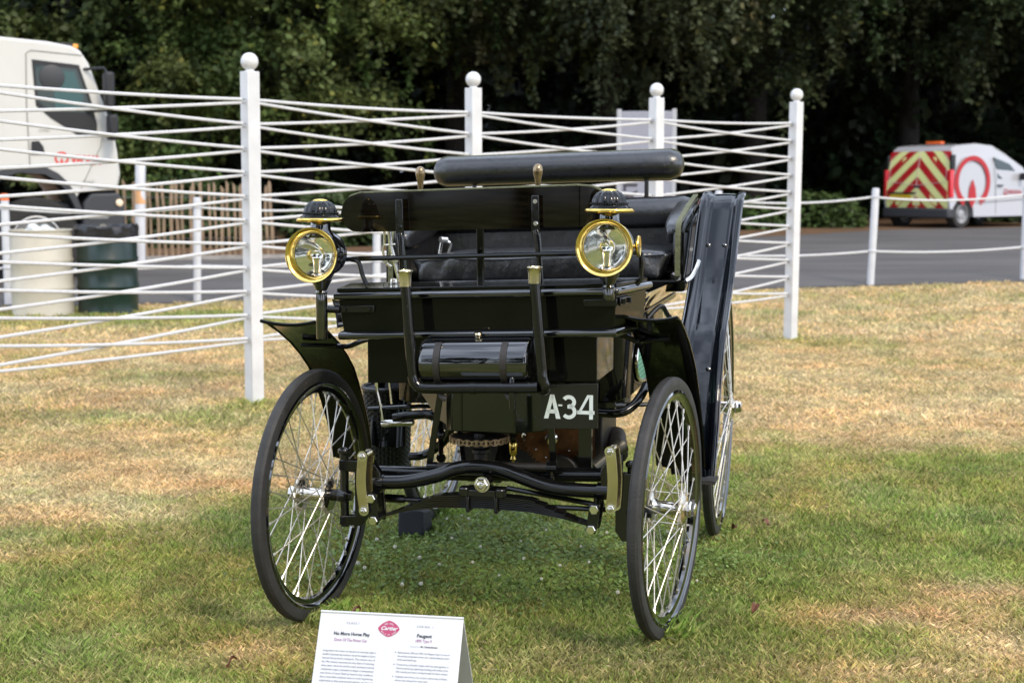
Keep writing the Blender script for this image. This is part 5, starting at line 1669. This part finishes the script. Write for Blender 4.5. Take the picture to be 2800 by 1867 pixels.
left = ['Long before the motor car became an everyday sight, a', 'handful of pioneering inventors dared to imagine a future', 'beyond horse-drawn transport. The veteran cars of',
        'the 19th century represent the very dawn of motoring,', 'when steam, electricity and the newly developed internal', 'combustion engine competed to shape a revolutionary',
        'new form of travel. Built by hand in tiny numbers,', 'these remarkable machines were as much engineering', 'experiments as they were practical vehicles, yet they laid',
        'the foundations for everything that followed. Primitive by', 'modern standards but extraordinary for their time']
items = [(t, .020, PH-.1045-.0098*i, .0072, 'LEFT', .143) for i, t in enumerate(left)]
right = [('Built between 1894 and 1897, the Peugeot Type 9 is one of', 0), ('the earliest production motor cars, representing the dawn', 0), ('of the automobile age.', .052),
         None, ('Powered by a Daimler engine with hot-tube ignition, it', 0), ('features pioneering engineering including solid rubber tyres,', 0), ('tiller steering and water cooling through its hollow chassis.', 0),
         None, ('Originally sold in France, the car later made its way to Britain,', 0), ('where it has remained for many years.', .088),
         None, ('A regular participant in the famous London to Brighton', 0), ('Veteran Car Run, it most recently completed the event in', 0), ('2025 ', .02)]
y = PH-.1000
for r in right:
    if r is None: y -= .0035; continue
    items.append((r[0], .222, y, .0068, 'LEFT', r[1] or .138)); y -= .0092
text_mesh(items, M_TXL, 'lettering', fpn, Mb)
bu = MB()
for yy in (PH-.0975, PH-.1290, PH-.1600, PH-.1820):
    pts = [(.2155+.0014*math.cos(a), yy+.0014*math.sin(a)) for a in np.linspace(0, 2*PI, 9)[:-1]]
    bu.add([tuple(Mb @ Vector((a, b, .0008))) for a, b in pts], [tuple(range(8))])
bu.build_each('bullet', M_TXT, fpn, smooth=False)
dv = MB(); dv.add([tuple(Mb @ Vector(p)) for p in ((.1905, .02, .0008), (.1911, .02, .0008), (.1911, PH-.075, .0008), (.1905, PH-.075, .0008))], [(0, 1, 2, 3)])
dv.build('divider', mat('print_line', (.6, .6, .66), .6), fpn, smooth=False)
# plum badge: a lozenge with rounded waist
bp2 = []
for a in np.linspace(0, 2*PI, 73)[:-1]:
    c, s_ = math.cos(a), math.sin(a)
    rx_ = .0290; ry_ = .0215
    k = (abs(c)**1.45 + abs(s_)**1.45)**(-1/1.45)
    bp2.append((.1905+rx_*k*c, PH-.0375+ry_*k*s_))
bg2 = MB(); bg2.add([tuple(Mb @ Vector((a, b, .0006))) for a, b in bp2], [tuple(range(len(bp2)))])
bgo = bg2.build('badge', M_PLUM, fpn, smooth=False)
text_mesh([('Cartier', .1905, PH-.0412, .0140, 'CENTER', .0450)], M_CARD, 'lettering', bgo, Mb, bold=.03, shear=.35, lift=.0016)
def arc_text(txt, r, a0, a1, size, up):
    for i, chx in enumerate(txt):
        if chx == ' ': continue
        a = math.radians(a0+(a1-a0)*i/(len(txt)-1))
        cx = .1905+r*math.cos(a)*1.18; cy = PH-.0375+r*math.sin(a)*.92
        th = (a-PI/2) if up else (a+PI/2)
        th *= 1
        yield (chx, cx, cy, th, size)
vs_, fs_ = [], []
for chx, cx, cy, th, size in list(arc_text('THE 2026', .0150, 128, 52, .0052, True))+list(arc_text('STYLE ET LUXE', .0178, 206, 334, .0052, False)):
    cu = bpy.data.curves.new('l', 'FONT'); cu.body = chx; cu.size = size; cu.resolution_u = 2; cu.align_x = 'CENTER'; cu.offset = size*.02
    ob = bpy.data.objects.new('l', cu); me = bpy.data.meshes.new_from_object(ob)
    off = len(vs_)
    if th > PI: th -= 2*PI
    for v in me.vertices:
        x_, y_ = v.co.x, v.co.y-size*.35
        vs_.append(tuple(Mb @ Vector((cx+x_*math.cos(th*.75)-y_*math.sin(th*.75), cy+x_*math.sin(th*.75)+y_*math.cos(th*.75), .0016))))
    fs_ += [tuple(i+off for i in p.vertices) for p in me.polygons]
    bpy.data.objects.remove(ob); bpy.data.curves.remove(cu); bpy.data.meshes.remove(me)
mm = MB(); mm.v = vs_; mm.f = fs_
mm.build('lettering', M_CARD, bgo, smooth=False)

# ------------------------------------------------------------------ clover under the car, fallen leaves
M_CLOV = mat('clover_leaf', (0.05, 0.1, 0.02), .5, attr='tint', trans=.25)
n = 11000
th_ = rng.uniform(0, 2*PI, n); rr_ = np.sqrt(rng.random(n))
cxp = .02+.66*rr_*np.cos(th_)+.20*rng.normal(size=n); cyp = 5.22+.56*rr_*np.sin(th_)+.15*rng.normal(size=n)
hz_ = rng.uniform(.006, .034, n)
sz_ = rng.uniform(.004, .0085, n)
nrm = np.stack([rng.normal(0, .45, n), rng.normal(0, .45, n)-.25, np.ones(n)], -1); nrm /= np.linalg.norm(nrm, axis=1)[:, None]
ua = np.cross(nrm, np.array([0, 1., .2])); ua /= np.linalg.norm(ua, axis=1)[:, None]
va = np.cross(nrm, ua)
C0 = np.stack([cxp, cyp, hz_], -1)
ang0 = rng.uniform(0, 2*PI, n)
V = []; 
for k in range(6):
    a = ang0+2*PI*k/6
    V.append(C0+ua*(np.cos(a)*sz_)[:, None]+va*(np.sin(a)*sz_*.9)[:, None])
V = np.stack(V, 1).reshape(-1, 3)
tin = np.array([.155, .235, .045])*rng.uniform(.6, 1.5, n)[:, None]
pale = rng.random(n)[:, None] > .955
tin = np.where(pale, np.array([.22, .30, .09]), tin)
co2 = bpy.data.objects.new('clover', np_mesh('clover', V, np.arange(n*6).reshape(n, 6), M_CLOV, np.repeat(tin, 6, 0)))
COL.objects.link(co2); tag(co2, 'deep green clover leaves growing under the old car', 'clover', kind='stuff')
M_FLW = mat('clover_flower', (0.74, 0.72, 0.62), .7, var=.2, vscale=300)
M_STM = mat('clover_stem', (.10, .16, .04), .6)
fl0 = None
hm = MB()
for k in range(46):
    z_ = 1-2*(k+.5)/46; a = k*2.4; r_ = math.sqrt(1-z_*z_)
    d = Vector((r_*math.cos(a), r_*math.sin(a), z_*.9+.15))
    hm.tube([d*.002, d*.0065, d*.0085], [.0012, .0017, .0006], 5)
hmesh = hm.mesh('flower_head', M_FLW)
smesh = MB().tube([(0, 0, -.052), (.002, .001, -.02), (0, 0, 0)], .0009, 5).mesh('stem', M_STM)
spots = []
for (u, v) in ((-.28, 5.62), (-.21, 5.66), (-.17, 5.60), (.42, 5.55), (.55, 5.5), (.62, 5.42), (.60, 5.40), (.13, 5.42), (.36, 5.42), (.30, 5.52), (-.55, 4.95), (-.54, 4.93), (-.34, 5.0), (-.27, 4.98), (-.16, 4.97), (.06, 5.02), (.28, 5.0), (.48, 4.9), (.42, 5.1),
               (-.30, 4.72), (-.38, 4.66), (.10, 4.78), (.34, 4.62), (.55, 4.75), (.62, 4.72), (-.05, 4.82), (-.12, 5.2), (.24, 5.22), (-.62, 4.88), (.02, 5.3), (.66, 5.05), (-.42, 5.15), (.50, 5.25), (-.22, 5.3), (.18, 4.92), (-.5, 5.3)):
    spots.append((u+random.uniform(-.02, .02), v+random.uniform(-.02, .02)))
for i, (x, y) in enumerate(spots):
    f_ = empty('clover_flower', (x, y, random.uniform(.040, .058)), random.uniform(0, 6), 'small white clover flower in the green grass under the old car', 'flower', 'white clover flowers under the car')
    f_.rotation_euler = (random.uniform(-.3, .3), random.uniform(-.3, .3), random.uniform(0, 6)); k = random.uniform(.55, .95); f_.scale = (k, k, k)
    inst(hmesh, 'flower_head', f_); inst(smesh, 'stem', f_)
M_FALL = mat('fallen_leaf', (.15, .058, .03), .6, var=.4, vscale=60)
for (x, y, lab) in ((.88, 5.52, 'red brown fallen leaf by the foot of the rear wheel'), (.78, 4.45, 'red brown fallen leaf on the grass right of the front wheel'),
                    (-.50, 4.42, 'red brown fallen leaf close by the nearer left front wheel'), (-.80, 3.93, 'red brown fallen leaf left of the information board'),
                    (1.02, 5.60, 'small brown fallen leaf on the green grass right of the rear wheel')):
    rows = []
    for t in np.linspace(0, 1, 6):
        w = .011*math.sin(PI*min(1, t*.92+.06))+.001
        rows.append([(-.018+.036*t, -w, .010*math.sin(t*5)+.006), (-.018+.036*t, 0, .010*math.sin(t*5)), (-.018+.036*t, w, .010*math.sin(t*5)+.008)])
    lo2 = MB().sheet(rows, (0, 0, .0008)).build('fallen_leaf', M_FALL)
    lo2.location = (x, y, .038); lo2.rotation_euler = (random.uniform(-.4, .4), random.uniform(-.4, .4), random.uniform(0, 6))
    tag(lo2, lab, 'leaf')
